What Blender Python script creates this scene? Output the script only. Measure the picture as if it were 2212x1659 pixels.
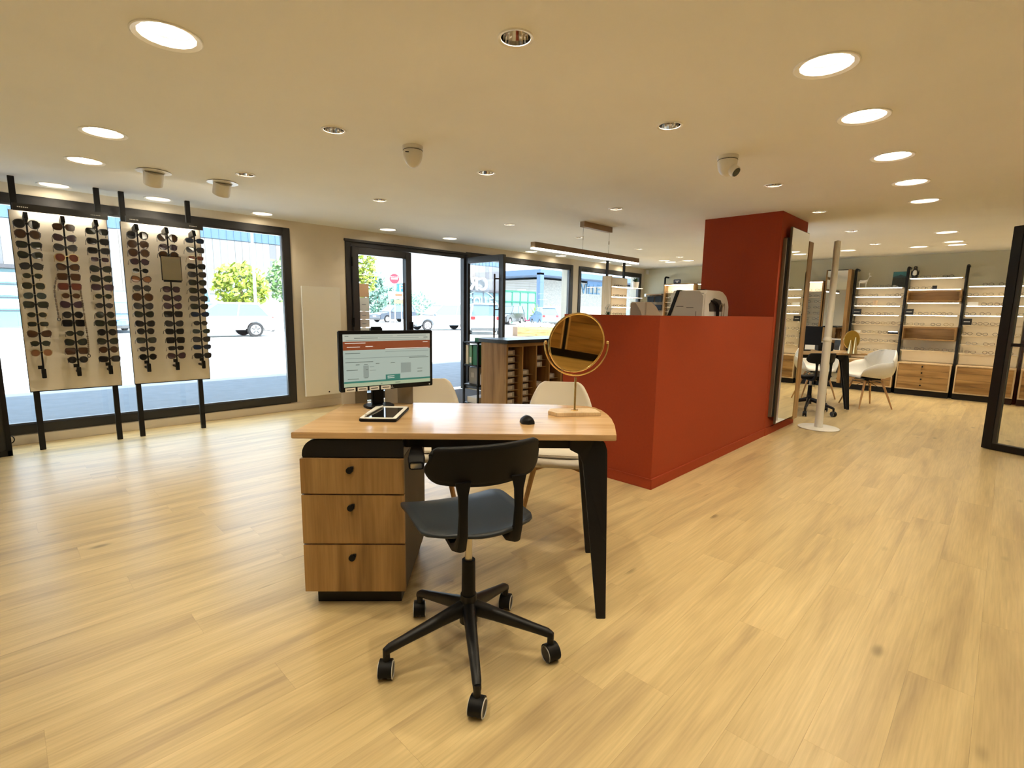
import bpy, bmesh, math, random
from mathutils import Vector, Matrix, Euler
random.seed(7)
for o in list(bpy.data.objects): bpy.data.objects.remove(o, do_unlink=True)
SC = bpy.context.scene
COL = SC.collection
PI = math.pi
R = math.radians

# ------------------------------------------------------------------ camera
FPX, PITCH, ROLL, YAW = 1089.7017, 0.143354343, 0.0153940026, 0.773507421
CAMZ = 1.28
_f = Vector((math.cos(YAW)*math.cos(PITCH), math.sin(YAW)*math.cos(PITCH), -math.sin(PITCH)))
_r0 = Vector((math.sin(YAW), -math.cos(YAW), 0)); _u0 = _r0.cross(_f)
_r = math.cos(ROLL)*_r0 + math.sin(ROLL)*_u0
_u = -math.sin(ROLL)*_r0 + math.cos(ROLL)*_u0
cam = bpy.data.cameras.new('camera'); camo = bpy.data.objects.new('camera', cam); COL.objects.link(camo)
cam.sensor_fit = 'HORIZONTAL'; cam.sensor_width = 36.0; cam.lens = FPX/2212*36
cam.clip_start = 0.05; cam.clip_end = 400
camo.matrix_world = Matrix(((_r.x, _u.x, -_f.x, 0), (_r.y, _u.y, -_f.y, 0), (_r.z, _u.z, -_f.z, CAMZ), (0, 0, 0, 1)))
SC.camera = camo
VS = SC.view_settings
VS.view_transform = 'Standard'; VS.look = 'None'; VS.gamma = 1.0; VS.use_curve_mapping = False
VS.exposure = 0.83
CY = SC.cycles
CY.max_bounces = 6; CY.diffuse_bounces = 4; CY.glossy_bounces = 3; CY.transmission_bounces = 4; CY.transparent_max_bounces = 10
CY.caustics_reflective = False; CY.caustics_refractive = False; CY.sample_clamp_indirect = 8.0
CY.use_adaptive_sampling = True; CY.adaptive_threshold = 0.12; CY.adaptive_min_samples = 20
# ------------------------------------------------------------------ daylight
W = bpy.data.worlds.new('sky'); SC.world = W; W.use_nodes = True
bg = W.node_tree.nodes['Background']
bg.inputs[0].default_value = (0.66, 0.83, 1.0, 1); bg.inputs[1].default_value = 3.0
sun = bpy.data.lights.new('sun', 'SUN'); suno = bpy.data.objects.new('sun', sun); COL.objects.link(suno)
sun.energy = 8.5; sun.color = (1.0, 0.95, 0.86); sun.angle = R(0.6)
suno.rotation_euler = Vector((0.12, 0.63, -0.80)).to_track_quat('-Z', 'Y').to_euler()
LAMP_COL = (1.0, 0.875, 0.65)
LAMP_POWER = 14.0      # strength of a lit downlight disc
LAMP_WATT = 24.0       # beam of a lit downlight
CUP_POWER = 22.0       # watts of a deep reflector downlight

# ------------------------------------------------------------------ helpers
class MB:
    """collects shapes; build() links them as ONE mesh object"""
    def __init__(s): s.v = []; s.f = []; s.T = Matrix.Identity(4)
    def at(s, loc=(0, 0, 0), rot=(0, 0, 0)):
        s.T = Matrix.Translation(loc) @ Euler(rot).to_matrix().to_4x4(); return s
    def add(s, vs, fs):
        n = len(s.v); s.v += [tuple(s.T @ Vector(v)) for v in vs]; s.f += [tuple(n+i for i in f) for f in fs]; return s
    def box(s, a, b):
        x0, y0, z0 = [min(p, q) for p, q in zip(a, b)]; x1, y1, z1 = [max(p, q) for p, q in zip(a, b)]
        return s.add([(x0,y0,z0),(x1,y0,z0),(x1,y1,z0),(x0,y1,z0),(x0,y0,z1),(x1,y0,z1),(x1,y1,z1),(x0,y1,z1)],
                     [(0,3,2,1),(4,5,6,7),(0,1,5,4),(1,2,6,5),(2,3,7,6),(3,0,4,7)])
    def cbox(s, c, d): return s.box([c[i]-d[i]/2 for i in range(3)], [c[i]+d[i]/2 for i in range(3)])
    def cyl(s, p0, p1, r0, r1=None, n=16, caps=True):
        r1 = r0 if r1 is None else r1
        p0 = Vector(p0); p1 = Vector(p1); d = (p1-p0).normalized()
        a = d.orthogonal().normalized(); b = d.cross(a)
        vs = []
        for p, r in ((p0, r0), (p1, r1)):
            vs += [p + (a*math.cos(2*PI*i/n) + b*math.sin(2*PI*i/n))*r for i in range(n)]
        fs = [(i, (i+1) % n, n+(i+1) % n, n+i) for i in range(n)]
        if caps: fs += [tuple(range(n))[::-1], tuple(range(n, 2*n))]
        return s.add(vs, fs)
    def lathe(s, prof, n=24, c=(0, 0, 0)):
        vs = []; fs = []; m = len(prof)
        for i in range(n):
            a = 2*PI*i/n
            vs += [(c[0]+r*math.cos(a), c[1]+r*math.sin(a), c[2]+z) for r, z in prof]
        for i in range(n):
            for j in range(m-1):
                fs.append((i*m+j, ((i+1) % n)*m+j, ((i+1) % n)*m+j+1, i*m+j+1))
        return s.add(vs, fs)
    def tube(s, pts, r, n=8, closed=False, caps=True):
        pts = [Vector(p) for p in pts]; N = len(pts); rs = r if isinstance(r, (list, tuple)) else [r]*N
        vs = []; fs = []; prev = None
        for i, p in enumerate(pts):
            if closed: t = pts[(i+1) % N]-pts[i-1]
            else: t = pts[min(i+1, N-1)]-pts[max(i-1, 0)]
            t.normalize()
            a = t.orthogonal() if prev is None else prev - t*prev.dot(t)
            if a.length < 1e-5: a = t.orthogonal()
            a.normalize(); prev = a; b = t.cross(a)
            vs += [p+(a*math.cos(2*PI*k/n)+b*math.sin(2*PI*k/n))*rs[i] for k in range(n)]
        for i in range(N if closed else N-1):
            j = (i+1) % N
            fs += [(i*n+k, i*n+(k+1) % n, j*n+(k+1) % n, j*n+k) for k in range(n)]
        if caps and not closed: fs += [tuple(range(n))[::-1], tuple(range((N-1)*n, N*n))]
        return s.add(vs, fs)
    def prism(s, poly, h0, h1, ax='z'):
        """extrude a 2D outline along an axis: z:(x,y) y:(x,z) x:(y,z)"""
        g = {'z': lambda p, h: (p[0], p[1], h), 'y': lambda p, h: (p[0], h, p[1]), 'x': lambda p, h: (h, p[0], p[1])}[ax]
        n = len(poly); vs = [g(p, h0) for p in poly]+[g(p, h1) for p in poly]
        fs = [(i, (i+1) % n, n+(i+1) % n, n+i) for i in range(n)]+[tuple(range(n))[::-1], tuple(range(n, 2*n))]
        return s.add(vs, fs)
    def grid(s, rows):
        """rows of points -> quad sheet"""
        n = len(rows[0]); vs = [p for r in rows for p in r]
        return s.add(vs, [(i*n+j, i*n+j+1, (i+1)*n+j+1, (i+1)*n+j) for i in range(len(rows)-1) for j in range(n-1)])
    def loft(s, rings, caps=True):
        n = len(rings[0]); vs = [p for r in rings for p in r]
        fs = [(i*n+j, i*n+(j+1) % n, (i+1)*n+(j+1) % n, (i+1)*n+j) for i in range(len(rings)-1) for j in range(n)]
        if caps: fs += [tuple(range(n))[::-1], tuple(range((len(rings)-1)*n, len(rings)*n))]
        return s.add(vs, fs)
    def sphere(s, c, r, n=12, sq=(1, 1, 1)):
        vs = []; fs = []; m = n//2
        for i in range(m+1):
            t = PI*i/m
            vs += [(c[0]+r*sq[0]*math.sin(t)*math.cos(2*PI*k/n), c[1]+r*sq[1]*math.sin(t)*math.sin(2*PI*k/n), c[2]+r*sq[2]*math.cos(t)) for k in range(n)]
        for i in range(m):
            fs += [(i*n+k, (i+1)*n+k, (i+1)*n+(k+1) % n, i*n+(k+1) % n) for k in range(n)]
        return s.add(vs, fs)
    def mesh(s, name, mat, smooth=False, bevel=0):
        me = bpy.data.meshes.new(name); me.from_pydata(s.v, [], s.f)
        bm = bmesh.new(); bm.from_mesh(me)
        bmesh.ops.remove_doubles(bm, verts=bm.verts, dist=1e-6)
        bmesh.ops.dissolve_degenerate(bm, edges=bm.edges, dist=1e-7)
        bmesh.ops.recalc_face_normals(bm, faces=bm.faces)
        if bevel:
            es = [e for e in bm.edges if len(e.link_faces) == 2 and e.calc_face_angle(0) > 0.6]
            bmesh.ops.bevel(bm, geom=es, offset=bevel, segments=2, affect='EDGES', clamp_overlap=True)
        bm.to_mesh(me); bm.free()
        if smooth:
            for p in me.polygons: p.use_smooth = True
            try: me.set_sharp_from_angle(angle=R(40))
            except Exception: pass
        me.materials.append(mat); return me
    def build(s, name, mat, parent=None, smooth=False, bevel=0, loc=None, rot=None):
        return obj(name, s.mesh(name, mat, smooth, bevel), parent, loc, rot)

def obj(name, data, parent=None, loc=None, rot=None):
    o = bpy.data.objects.new(name, data); COL.objects.link(o)
    if parent is not None: o.parent = parent
    if loc is not None: o.location = loc
    if rot is not None: o.rotation_euler = rot
    return o
def tag(o, label=None, cat=None, group=None, kind=None):
    if label: o['label'] = label
    if cat: o['category'] = cat
    if group: o['group'] = group
    if kind: o['kind'] = kind
    return o
def thing(name, label, cat, loc=(0, 0, 0), rz=0, group=None):
    o = obj(name, None, None, loc, (0, 0, rz)); o.empty_display_size = 0.1
    return tag(o, label, cat, group)
def struct(o): o['kind'] = 'structure'; return o
def copy_tree(o, parent=None):
    c = o.copy(); COL.objects.link(c); c.parent = parent
    for ch in list(o.children): copy_tree(ch, c)
    return c
def text(body, size, mat, parent, loc, rot, name='lettering', extrude=0.0008, align='CENTER'):
    cu = bpy.data.curves.new(name, 'FONT'); cu.body = body; cu.size = size; cu.extrude = extrude
    cu.align_x = align; cu.align_y = 'CENTER'; cu.materials.append(mat)
    tmp = bpy.data.objects.new('tmp_text', cu); COL.objects.link(tmp)
    me = bpy.data.meshes.new_from_object(tmp.evaluated_get(bpy.context.evaluated_depsgraph_get())); me.name = name
    bpy.data.objects.remove(tmp, do_unlink=True); bpy.data.curves.remove(cu)
    if not me.materials: me.materials.append(mat)
    o = obj(name, me, parent, loc, rot); return o
ORDS = ['first', 'second', 'third', 'fourth', 'fifth', 'sixth', 'seventh', 'eighth', 'ninth', 'tenth', 'eleventh', 'twelfth']
def ORD(i): return ['topmost', 'second', 'third', 'fourth', 'fifth', 'sixth', 'seventh', 'eighth', 'ninth', 'tenth', 'eleventh', 'twelfth', 'thirteenth', 'fourteenth', 'fifteenth'][i]

# ------------------------------------------------------------------ materials
def newmat(name):
    m = bpy.data.materials.new(name); m.use_nodes = True
    return m, m.node_tree.nodes, m.node_tree.links, m.node_tree.nodes['Principled BSDF']
def pmat(name, col, rough=0.5, metal=0.0, spec=0.5, noise=0.0, nscale=40.0, bump=0.0, coat=0.0):
    m, N, L, b = newmat(name)
    b.inputs['Base Color'].default_value = (*col, 1); b.inputs['Roughness'].default_value = rough
    b.inputs['Metallic'].default_value = metal; b.inputs['Specular IOR Level'].default_value = spec
    b.inputs['Coat Weight'].default_value = coat
    if noise or bump:
        tc = N.new('ShaderNodeTexCoord'); nz = N.new('ShaderNodeTexNoise'); nz.inputs['Scale'].default_value = nscale
        nz.inputs['Detail'].default_value = 4; L.new(tc.outputs['Object'], nz.inputs['Vector'])
        if noise:
            hv = N.new('ShaderNodeHueSaturation'); hv.inputs['Color'].default_value = (*col, 1)
            mr = N.new('ShaderNodeMapRange'); mr.inputs[1].default_value = 0.25; mr.inputs[2].default_value = 0.75
            mr.inputs[3].default_value = 1-noise; mr.inputs[4].default_value = 1+noise
            L.new(nz.outputs['Fac'], mr.inputs[0]); L.new(mr.outputs[0], hv.inputs['Value']); L.new(hv.outputs[0], b.inputs['Base Color'])
        if bump:
            bp = N.new('ShaderNodeBump'); bp.inputs['Strength'].default_value = bump; bp.inputs['Distance'].default_value = 0.002
            L.new(nz.outputs['Fac'], bp.inputs['Height']); L.new(bp.outputs[0], b.inputs['Normal'])
    return m
def emat(name, col, st):
    m, N, L, b = newmat(name)
    b.inputs['Base Color'].default_value = (0.04, 0.04, 0.04, 1); b.inputs['Roughness'].default_value = 0.6
    b.inputs['Emission Color'].default_value = (*col, 1); b.inputs['Emission Strength'].default_value = st
    if name not in ('shelf_and_fill_light', 'led_strip', 'pendant_led'): m.cycles.emission_sampling = 'NONE'
    return m
def wood(name, dark, mid, light, ax='x', rough=0.45, gs=1.0, knots=1.0, vary=0.12, spec=0.4):
    """oak: long soft bands, fine streaks, a few knots; the grain runs along the object's own axis"""
    m, N, L, b = newmat(name)
    tc = N.new('ShaderNodeTexCoord'); oi = N.new('ShaderNodeObjectInfo'); ge = N.new('ShaderNodeNewGeometry')
    ad = N.new('ShaderNodeMath'); ad.operation = 'ADD'; L.new(oi.outputs['Random'], ad.inputs[0]); L.new(ge.outputs['Random Per Island'], ad.inputs[1])
    fr = N.new('ShaderNodeMath'); fr.operation = 'FRACT'; L.new(ad.outputs[0], fr.inputs[0])
    cm = N.new('ShaderNodeVectorMath'); cm.operation = 'SCALE'; cm.inputs[0].default_value = (17.3, 23.9, 31.7); L.new(fr.outputs[0], cm.inputs['Scale'])
    va = N.new('ShaderNodeVectorMath'); va.operation = 'ADD'; L.new(tc.outputs['Object'], va.inputs[0]); L.new(cm.outputs[0], va.inputs[1])
    def mp(a, c):
        k = N.new('ShaderNodeMapping'); k.inputs['Scale'].default_value = {'x': (a, c, c), 'y': (c, a, c), 'z': (c, c, a)}[ax]
        L.new(va.outputs[0], k.inputs[0]); return k.outputs[0]
    n1 = N.new('ShaderNodeTexNoise'); n1.inputs['Scale'].default_value = 1.0; n1.inputs['Detail'].default_value = 5; n1.inputs['Distortion'].default_value = 0.6
    L.new(mp(1.1*gs, 11*gs), n1.inputs[0])
    n2 = N.new('ShaderNodeTexNoise'); n2.inputs['Scale'].default_value = 1.0; n2.inputs['Detail'].default_value = 4
    L.new(mp(5*gs, 130*gs), n2.inputs[0])
    rp = N.new('ShaderNodeValToRGB'); e = rp.color_ramp.elements
    e[0].position = 0.30; e[0].color = (*dark, 1); e[1].position = 0.72; e[1].color = (*light, 1)
    e2 = e.new(0.5); e2.color = (*mid, 1); L.new(n1.outputs['Fac'], rp.inputs[0])
    # fine streaks
    mr = N.new('ShaderNodeMapRange'); mr.inputs[1].default_value = 0.3; mr.inputs[2].default_value = 0.7; mr.inputs[3].default_value = 0.88; mr.inputs[4].default_value = 1.08
    L.new(n2.outputs['Fac'], mr.inputs[0])
    # piece to piece variation
    m2 = N.new('ShaderNodeMapRange'); m2.inputs[3].default_value = 1-vary; m2.inputs[4].default_value = 1+vary; L.new(fr.outputs[0], m2.inputs[0])
    mu = N.new('ShaderNodeMath'); mu.operation = 'MULTIPLY'; L.new(mr.outputs[0], mu.inputs[0]); L.new(m2.outputs[0], mu.inputs[1])
    # knots
    vo = N.new('ShaderNodeTexVoronoi'); vo.inputs['Scale'].default_value = 1.0; L.new(mp(1.7*gs, 4.2*gs), vo.inputs['Vector'])
    kr = N.new('ShaderNodeMapRange'); kr.interpolation_type = 'SMOOTHSTEP'; kr.inputs[1].default_value = 0.02; kr.inputs[2].default_value = 0.11
    kr.inputs[3].default_value = 1-0.55*knots; kr.inputs[4].default_value = 1.0; L.new(vo.outputs['Distance'], kr.inputs[0])
    mu2 = N.new('ShaderNodeMath'); mu2.operation = 'MULTIPLY'; L.new(mu.outputs[0], mu2.inputs[0]); L.new(kr.outputs[0], mu2.inputs[1])
    mx = N.new('ShaderNodeVectorMath'); mx.operation = 'SCALE'; L.new(rp.outputs[0], mx.inputs[0]); L.new(mu2.outputs[0], mx.inputs['Scale'])
    L.new(mx.outputs[0], b.inputs['Base Color']); b.inputs['Roughness'].default_value = rough; b.inputs['Specular IOR Level'].default_value = spec
    bp = N.new('ShaderNodeBump'); bp.inputs['Strength'].default_value = 0.08; bp.inputs['Distance'].default_value = 0.001
    L.new(n2.outputs['Fac'], bp.inputs['Height']); L.new(bp.outputs[0], b.inputs['Normal'])
    return m
def glassmat(name, tint=(1, 1, 1), refl=None, rough=0.0):
    m, N, L, b = newmat(name); N.remove(b)
    tr = N.new('ShaderNodeBsdfTransparent'); tr.inputs[0].default_value = (*tint, 1)
    gl = N.new('ShaderNodeBsdfGlossy'); gl.inputs['Roughness'].default_value = rough
    mx = N.new('ShaderNodeMixShader'); out = N['Material Output']
    if refl is None:
        lw = N.new('ShaderNodeLayerWeight'); pw = N.new('ShaderNodeMath'); pw.operation = 'POWER'; pw.inputs[1].default_value = 5
        L.new(lw.outputs['Facing'], pw.inputs[0]); ma = N.new('ShaderNodeMath'); ma.operation = 'MULTIPLY_ADD'; ma.inputs[1].default_value = 0.9; ma.inputs[2].default_value = 0.03
        L.new(pw.outputs[0], ma.inputs[0]); L.new(ma.outputs[0], mx.inputs[0])
        lw.inputs[0].default_value = 0.5
    else: mx.inputs[0].default_value = refl
    L.new(tr.outputs[0], mx.inputs[1]); L.new(gl.outputs[0], mx.inputs[2]); L.new(mx.outputs[0], out.inputs[0])
    return m

OAK_D, OAK_M, OAK_L = (0.17, 0.088, 0.030), (0.34, 0.195, 0.072), (0.46, 0.285, 0.115)
M_OAK = {a: wood('oak_'+a, OAK_D, OAK_M, OAK_L, a) for a in 'xyz'}
M_TOP = wood('desk_oak', (0.42, 0.25, 0.11), (0.57, 0.37, 0.18), (0.66, 0.45, 0.24), 'x', rough=0.22, spec=0.8, vary=0.02)
M_FLOOR = wood('floor_oak', (0.42, 0.31, 0.16), (0.55, 0.415, 0.205), (0.63, 0.485, 0.25), 'x', rough=0.33, gs=0.9, vary=0.03, knots=0.9, spec=.5)
M_LIGHTWOOD = wood('pale_oak', (0.50, 0.36, 0.20), (0.60, 0.45, 0.27), (0.68, 0.53, 0.34), 'z', vary=0.05, knots=0.3)
M_BEECH = wood('beech', (0.40, 0.22, 0.09), (0.52, 0.30, 0.13), (0.60, 0.37, 0.17), 'z', vary=0.05, knots=0.0, gs=1.5)
M_WALL = pmat('wall_paint', (0.68, 0.61, 0.50), 0.9, noise=0.03, nscale=3, spec=0.2)
M_BWALL = pmat('sage_wall_paint', (0.66, 0.63, 0.48), 0.9, noise=0.03, nscale=3, spec=0.2)
M_CEIL = pmat('ceiling_paint', (0.93, 0.94, 0.935), 0.95, noise=0.02, nscale=2, spec=0.15)
M_BASE = pmat('baseboard_paint', (0.70, 0.62, 0.50), 0.7)
M_RED = pmat('terracotta_paint', (0.345, 0.050, 0.015), 0.75, noise=0.04, nscale=60, bump=0.15, spec=0.25)
M_BLACK = pmat('black_metal', (0.006, 0.006, 0.007), 0.42, spec=0.3)
M_FRAME = pmat('dark_window_aluminium', (0.020, 0.019, 0.020), 0.33, spec=0.5)
M_BLACKP = pmat('black_plastic', (0.005, 0.005, 0.0055), 0.5, spec=0.2)
M_WHITE = pmat('white_plastic', (0.80, 0.79, 0.76), 0.4)
M_CREAM = pmat('cream_shell', (0.82, 0.76, 0.66), 0.42)
M_WMETAL = pmat('white_lacquer', (0.78, 0.76, 0.72), 0.35)
M_CHROME = pmat('chrome', (0.80, 0.78, 0.75), 0.12, metal=1)
M_STEEL = pmat('brushed_steel', (0.55, 0.52, 0.47), 0.3, metal=1)
M_GOLD = pmat('polished_brass', (0.83, 0.60, 0.27), 0.15, metal=1)
M_GMIRROR = pmat('gold_mirror', (0.80, 0.58, 0.25), 0.02, metal=1)
M_MIRROR = pmat('mirror', (0.86, 0.88, 0.84), 0.01, metal=1)
M_DMIRROR = pmat('grey_mirror', (0.50, 0.48, 0.42), 0.03, metal=1)
M_GLASS = glassmat('window_glass', (0.96, 0.98, 0.98))
M_LAMP = emat('lit_diffuser', LAMP_COL, LAMP_POWER)
M_LED = emat('led_strip', (1.0, 0.88, 0.68), 20)

# ================================================================== STRUCTURE
XB, YW, YR, XN, ZC = 10.95, 6.35, -1.75, -2.3, 2.32
WT = 0.28
# floor: sub floor + one object for each plank
floor = struct(MB().box((XN-.3, YR-.3, -0.2), (XB+.3, YW+.02, -0.012)).build('floor', pmat('screed', (0.42, 0.30, 0.15), 0.9)))
PLW, PLL = 0.183, 1.22
g = 0.00018
plank_me = MB().box((-PLL/2+g, -PLW/2+g, -0.012), (PLL/2-g, PLW/2-g, 0)).mesh('plank', M_FLOOR)
cells = []
ny = int((YW-YR)/PLW)+1
for j in range(ny):
    y = YW-PLW*(j+.5); off = ((j*0.37+0.13*(j % 3)) % 1.0)*PLL
    k = 0
    while True:
        x = XN-PLL+off+PLL*k+PLL/2; k += 1
        if x-PLL/2 > XB: break
        cells.append((x, y))
def seen(x, y):
    p = Vector((x, y, -CAMZ)); z = p.dot(_f)
    if z < 0.3: return 1e9 if False else -1
    px = 1106+FPX*p.dot(_r)/z; py = 829.5-FPX*p.dot(_u)/z
    if -250 < px < 2460 and py < 2050: return 1.0/z
    return -1
cells.sort(key=lambda c: -seen(*c))
rest = MB()
for i, (x, y) in enumerate(cells):
    if i < 298 and seen(x, y) > 0: obj('plank', plank_me, floor, (x, y, 0))
    else: rest.box((max(x-PLL/2, XN)+g, max(y-PLW/2, YR)+g, -0.012), (min(x+PLL/2, XB)-g, y+PLW/2-g, 0))
tag(rest.build('plank_field', M_FLOOR, floor), kind='stuff')

# walls
def wall(name, boxes, mat):
    b = MB()
    for a, c in boxes: b.box(a, c)
    return struct(b.build(name, mat))
W1 = (-1.25, 2.605, 0.10, 2.23); DR = (3.318, 5.40, 0.0, 2.178); W3 = (5.40, 8.195, 0.0, 2.205); W4 = (8.38, 10.82, 0.10, 2.20)
y0, y1 = YW, YW+WT
TOP = 4.1
wall('wall_window', [((XN-.3, y0, -.2), (W1[0], y1, TOP)), ((W1[0], y0, -.2), (W1[1], y1, W1[2])), ((W1[0], y0, W1[3]), (W1[1], y1, TOP)),
     ((W1[1], y0, -.2), (DR[0], y1, TOP)), ((DR[0], y0, DR[3]), (DR[1], y1, TOP)), ((W3[0], y0, W3[3]), (W3[1], y1, TOP)),
     ((DR[0], y0+.02, -.2), (W3[1], y1, -.012)), ((W3[1], y0, -.2), (W4[0], y1, TOP)), ((W4[0], y0, -.2), (W4[1], y1, W4[2])),
     ((W4[0], y0, W4[3]), (W4[1], y1, TOP)), ((W4[1], y0, -.2), (XB+.3, y1, TOP))], M_WALL)
wall('wall_back', [((XB, YR-.3, -.2), (XB+.25, YW, ZC+.25))], M_BWALL)
wall('wall_right', [((XN-.3, YR-.25, -.2), (XB+.25, YR, ZC+.25))], M_BWALL)
wall('wall_near', [((XN-.25, YR, -.2), (XN, YW, ZC+.25))], M_WALL)
def base_trim(n, a, b): struct(MB().box(a, b).build(n, M_BASE, bevel=0.004))
base_trim('baseboard_window', (XN, YW-.014, 0), (DR[0], YW, 0.088))
base_trim('baseboard_pier', (W3[1], YW-.014, 0), (XB, YW, 0.088))
base_trim('baseboard_back', (XB-.014, YR, 0), (XB, YW-.02, 0.088))

# ceiling with round cut-outs for the recessed lamps
LIT = [(0.575, 2.468), (0.575, 4.086), (0.575, 4.964), (0.485, 6.17), (1.246, 6.126), (2.227, 6.137), (3.754, 6.0), (4.791, 6.0), (6.732, 6.15), (7.557, 6.15),
       (9.044, 6.17), (9.872, 6.17), (9.44, 5.042), (9.761, 5.078), (9.707, 4.668), (9.64, 1.978), (9.75, 1.10), (9.773, 0.67), (9.355, 0.68), (8.294, 0.68),
       (5.973, 0.672), (5.102, 0.672), (4.218, 0.67), (3.301, 0.669), (2.542, 0.67)]
LIT_ADDED = [(1.75, 0.67), (0.575, 1.4), (0.575, 0.67), (-0.5, 0.67), (1.2, -0.7), (3.4, -0.7), (5.6, -0.7), (8.2, -0.7), (-1.2, 2.4), (-1.2, 4.4)]  # unseen lamps added outside the view to brighten the near floor
CUPS = [(1.505, 1.478), (1.505, 2.969), (2.745, 1.48), (1.505, 4.46), (2.727, 2.973), (4.51, 1.485), (2.709, 4.465), (4.50, 2.97), (5.92, 1.496), (4.488, 4.465),
        (5.877, 4.455), (7.50, 4.48), (8.985, 4.49), (7.495, 1.516), (9.013, 1.515)]
def ceiling():
    bm = bmesh.new()
    def loop(pts):
        vs = [bm.verts.new((x, y, ZC)) for x, y in pts]
        return [bm.edges.new((vs[i], vs[(i+1) % len(vs)])) for i in range(len(vs))]
    es = loop([(XN-.3, YR-.3), (XB+.3, YR-.3), (XB+.3, YW), (XN-.3, YW)])
    for (x, y) in CUPS: es += loop([(x+.058*math.cos(2*PI*i/16), y+.058*math.sin(2*PI*i/16)) for i in range(16)])
    for (x, y) in LIT+LIT_ADDED: es += loop([(x+.10*math.cos(2*PI*i/16), y+.10*math.sin(2*PI*i/16)) for i in range(16)])
    bmesh.ops.triangle_fill(bm, use_beauty=True, use_dissolve=False, edges=es, normal=(0, 0, -1))
    for f in bm.faces:
        if f.normal.z > 0: f.normal_flip()
    me = bpy.data.meshes.new('ceiling'); bm.to_mesh(me); bm.free(); me.materials.append(M_CEIL)
    return struct(obj('ceiling', me))
ceiling()
struct(MB().box((XN-.3, YR-.3, ZC+.25), (XB+.3, YW+.01, ZC+.45)).build('roof_slab', pmat('concrete', (0.4, 0.4, 0.4), 0.9)))

# ---- downlights
ring_me = MB().lathe([(0.100, 0.016), (0.100, 0.0), (0.118, -0.006), (0.122, -0.004), (0.122, 0.0)], 28).mesh('trim_ring', pmat('trim_white', (.95, .95, .93), .5), True)
can_me = MB().lathe([(0.100, 0.0), (0.088, 0.045)], 28).mesh('reflector', M_WMETAL, True)
disc_me = MB().lathe([(0.0001, 0.0), (0.082, 0.0)], 24).mesh('diffuser', M_LAMP)
beam = bpy.data.lights.new('downlight_beam', 'SPOT'); beam.energy = LAMP_WATT; beam.color = LAMP_COL; beam.spot_size = R(128); beam.spot_blend = 0.9; beam.shadow_soft_size = 0.04
def lit(x, y, label, group):
    t = thing('ceiling_downlight', label, 'ceiling light', (x, y, ZC), 0, group)
    obj('trim_ring', ring_me, t); obj('reflector', can_me, t); obj('diffuser', disc_me, t, (0, 0, 0.030), (PI, 0, 0))
    obj('lamp_beam', beam, t, (0, 0, 0.024))
rowa = sorted([q for q in LIT if q[1] > 5.5]); rowb = sorted([q for q in LIT if q[0] < 1 and q[1] < 5.5], key=lambda q: -q[1]); rowc = sorted([q for q in LIT if q[1] < 1.2 and q[0] < 7], key=lambda q: -q[0])
rowd = sorted([q for q in LIT if q[1] < 2.5 and q[0] > 7])
for i, (x, y) in enumerate(LIT):
    q = (x, y)
    if q in rowa: lit(x, y, 'glowing round downlight along the shop windows, %s from the black screen' % ORDS[rowa.index(q)], 'downlights along the window wall')
    elif q in rowb: lit(x, y, 'large glowing downlight with broad white rim, %s in the row from the sunglasses panels' % ORDS[rowb.index(q)], 'downlights beside the sunglasses panels')
    elif q in rowc: lit(x, y, 'glowing round downlight beside the terracotta column, %s in its row from the glass door' % ORDS[rowc.index(q)], 'downlights in the row past the column')
    elif q in rowd: lit(x, y, 'glowing round downlight before the eyeglass wall, %s' % ['farthest out from its shelves', 'over the far desk end', 'one of a close pair, outer', 'single between pair and far desk', 'one of a close pair, inner'][rowd.index(q)], 'downlights before the eyeglass wall')
    else: lit(x, y, 'glowing round downlight in the far corner above the lit glasses display', 'downlights in the far corner')
for x, y in LIT_ADDED: lit(x, y, 'added glowing downlight out of view over the wooden drawer cabinets, brightening the floor', 'added downlights out of view over the drawer cabinets')
cring_me = MB().lathe([(0.058, 0.004), (0.058, -0.003), (0.070, -0.006), (0.072, 0.0)], 24).mesh('trim_ring', bpy.data.materials['trim_white'], True)
def cupmesh():
    b = MB(); n = 24
    prof = [(0.058, 0.0), (0.053, 0.035), (0.034, 0.085)]
    b.lathe(prof, n); return b.mesh('reflector_cup', pmat('faceted_reflector', (0.72, 0.68, 0.62), 0.08, metal=1), False)
cup_me = cupmesh()
M_CUPL = emat('reflector_lamp', (1.0, 0.82, 0.55), 12)
bulb_me = MB().lathe([(0.0001, 0.0), (0.034, 0.0)], 20).mesh('lamp', M_CUPL)
spot = bpy.data.lights.new('reflector_lamp_light', 'SPOT'); spot.energy = CUP_POWER; spot.color = LAMP_COL; spot.spot_size = R(78); spot.spot_blend = 0.6; spot.shadow_soft_size = 0.03
for x, y in CUPS:
    rw = 0 if y > 3.5 else 1 if y > 2 else 2; mates = sorted(q[0] for q in CUPS if abs(q[1]-y) < .3)
    t = thing('reflector_downlight', 'small mirrored-cup downlight, %s from the desk end in the row %s' % (ORDS[mates.index(x)], ['nearest the windows', 'over the visitor chairs', 'along the terracotta counter'][rw]), 'ceiling light', (x, y, ZC), 0, 'mirrored reflector downlights in a grid')
    obj('trim_ring', cring_me, t); obj('reflector_cup', cup_me, t); obj('lamp', bulb_me, t, (0, 0, 0.084), (PI, 0, 0))
    obj('lamp_light', spot, t, (0, 0, 0.075))

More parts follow.
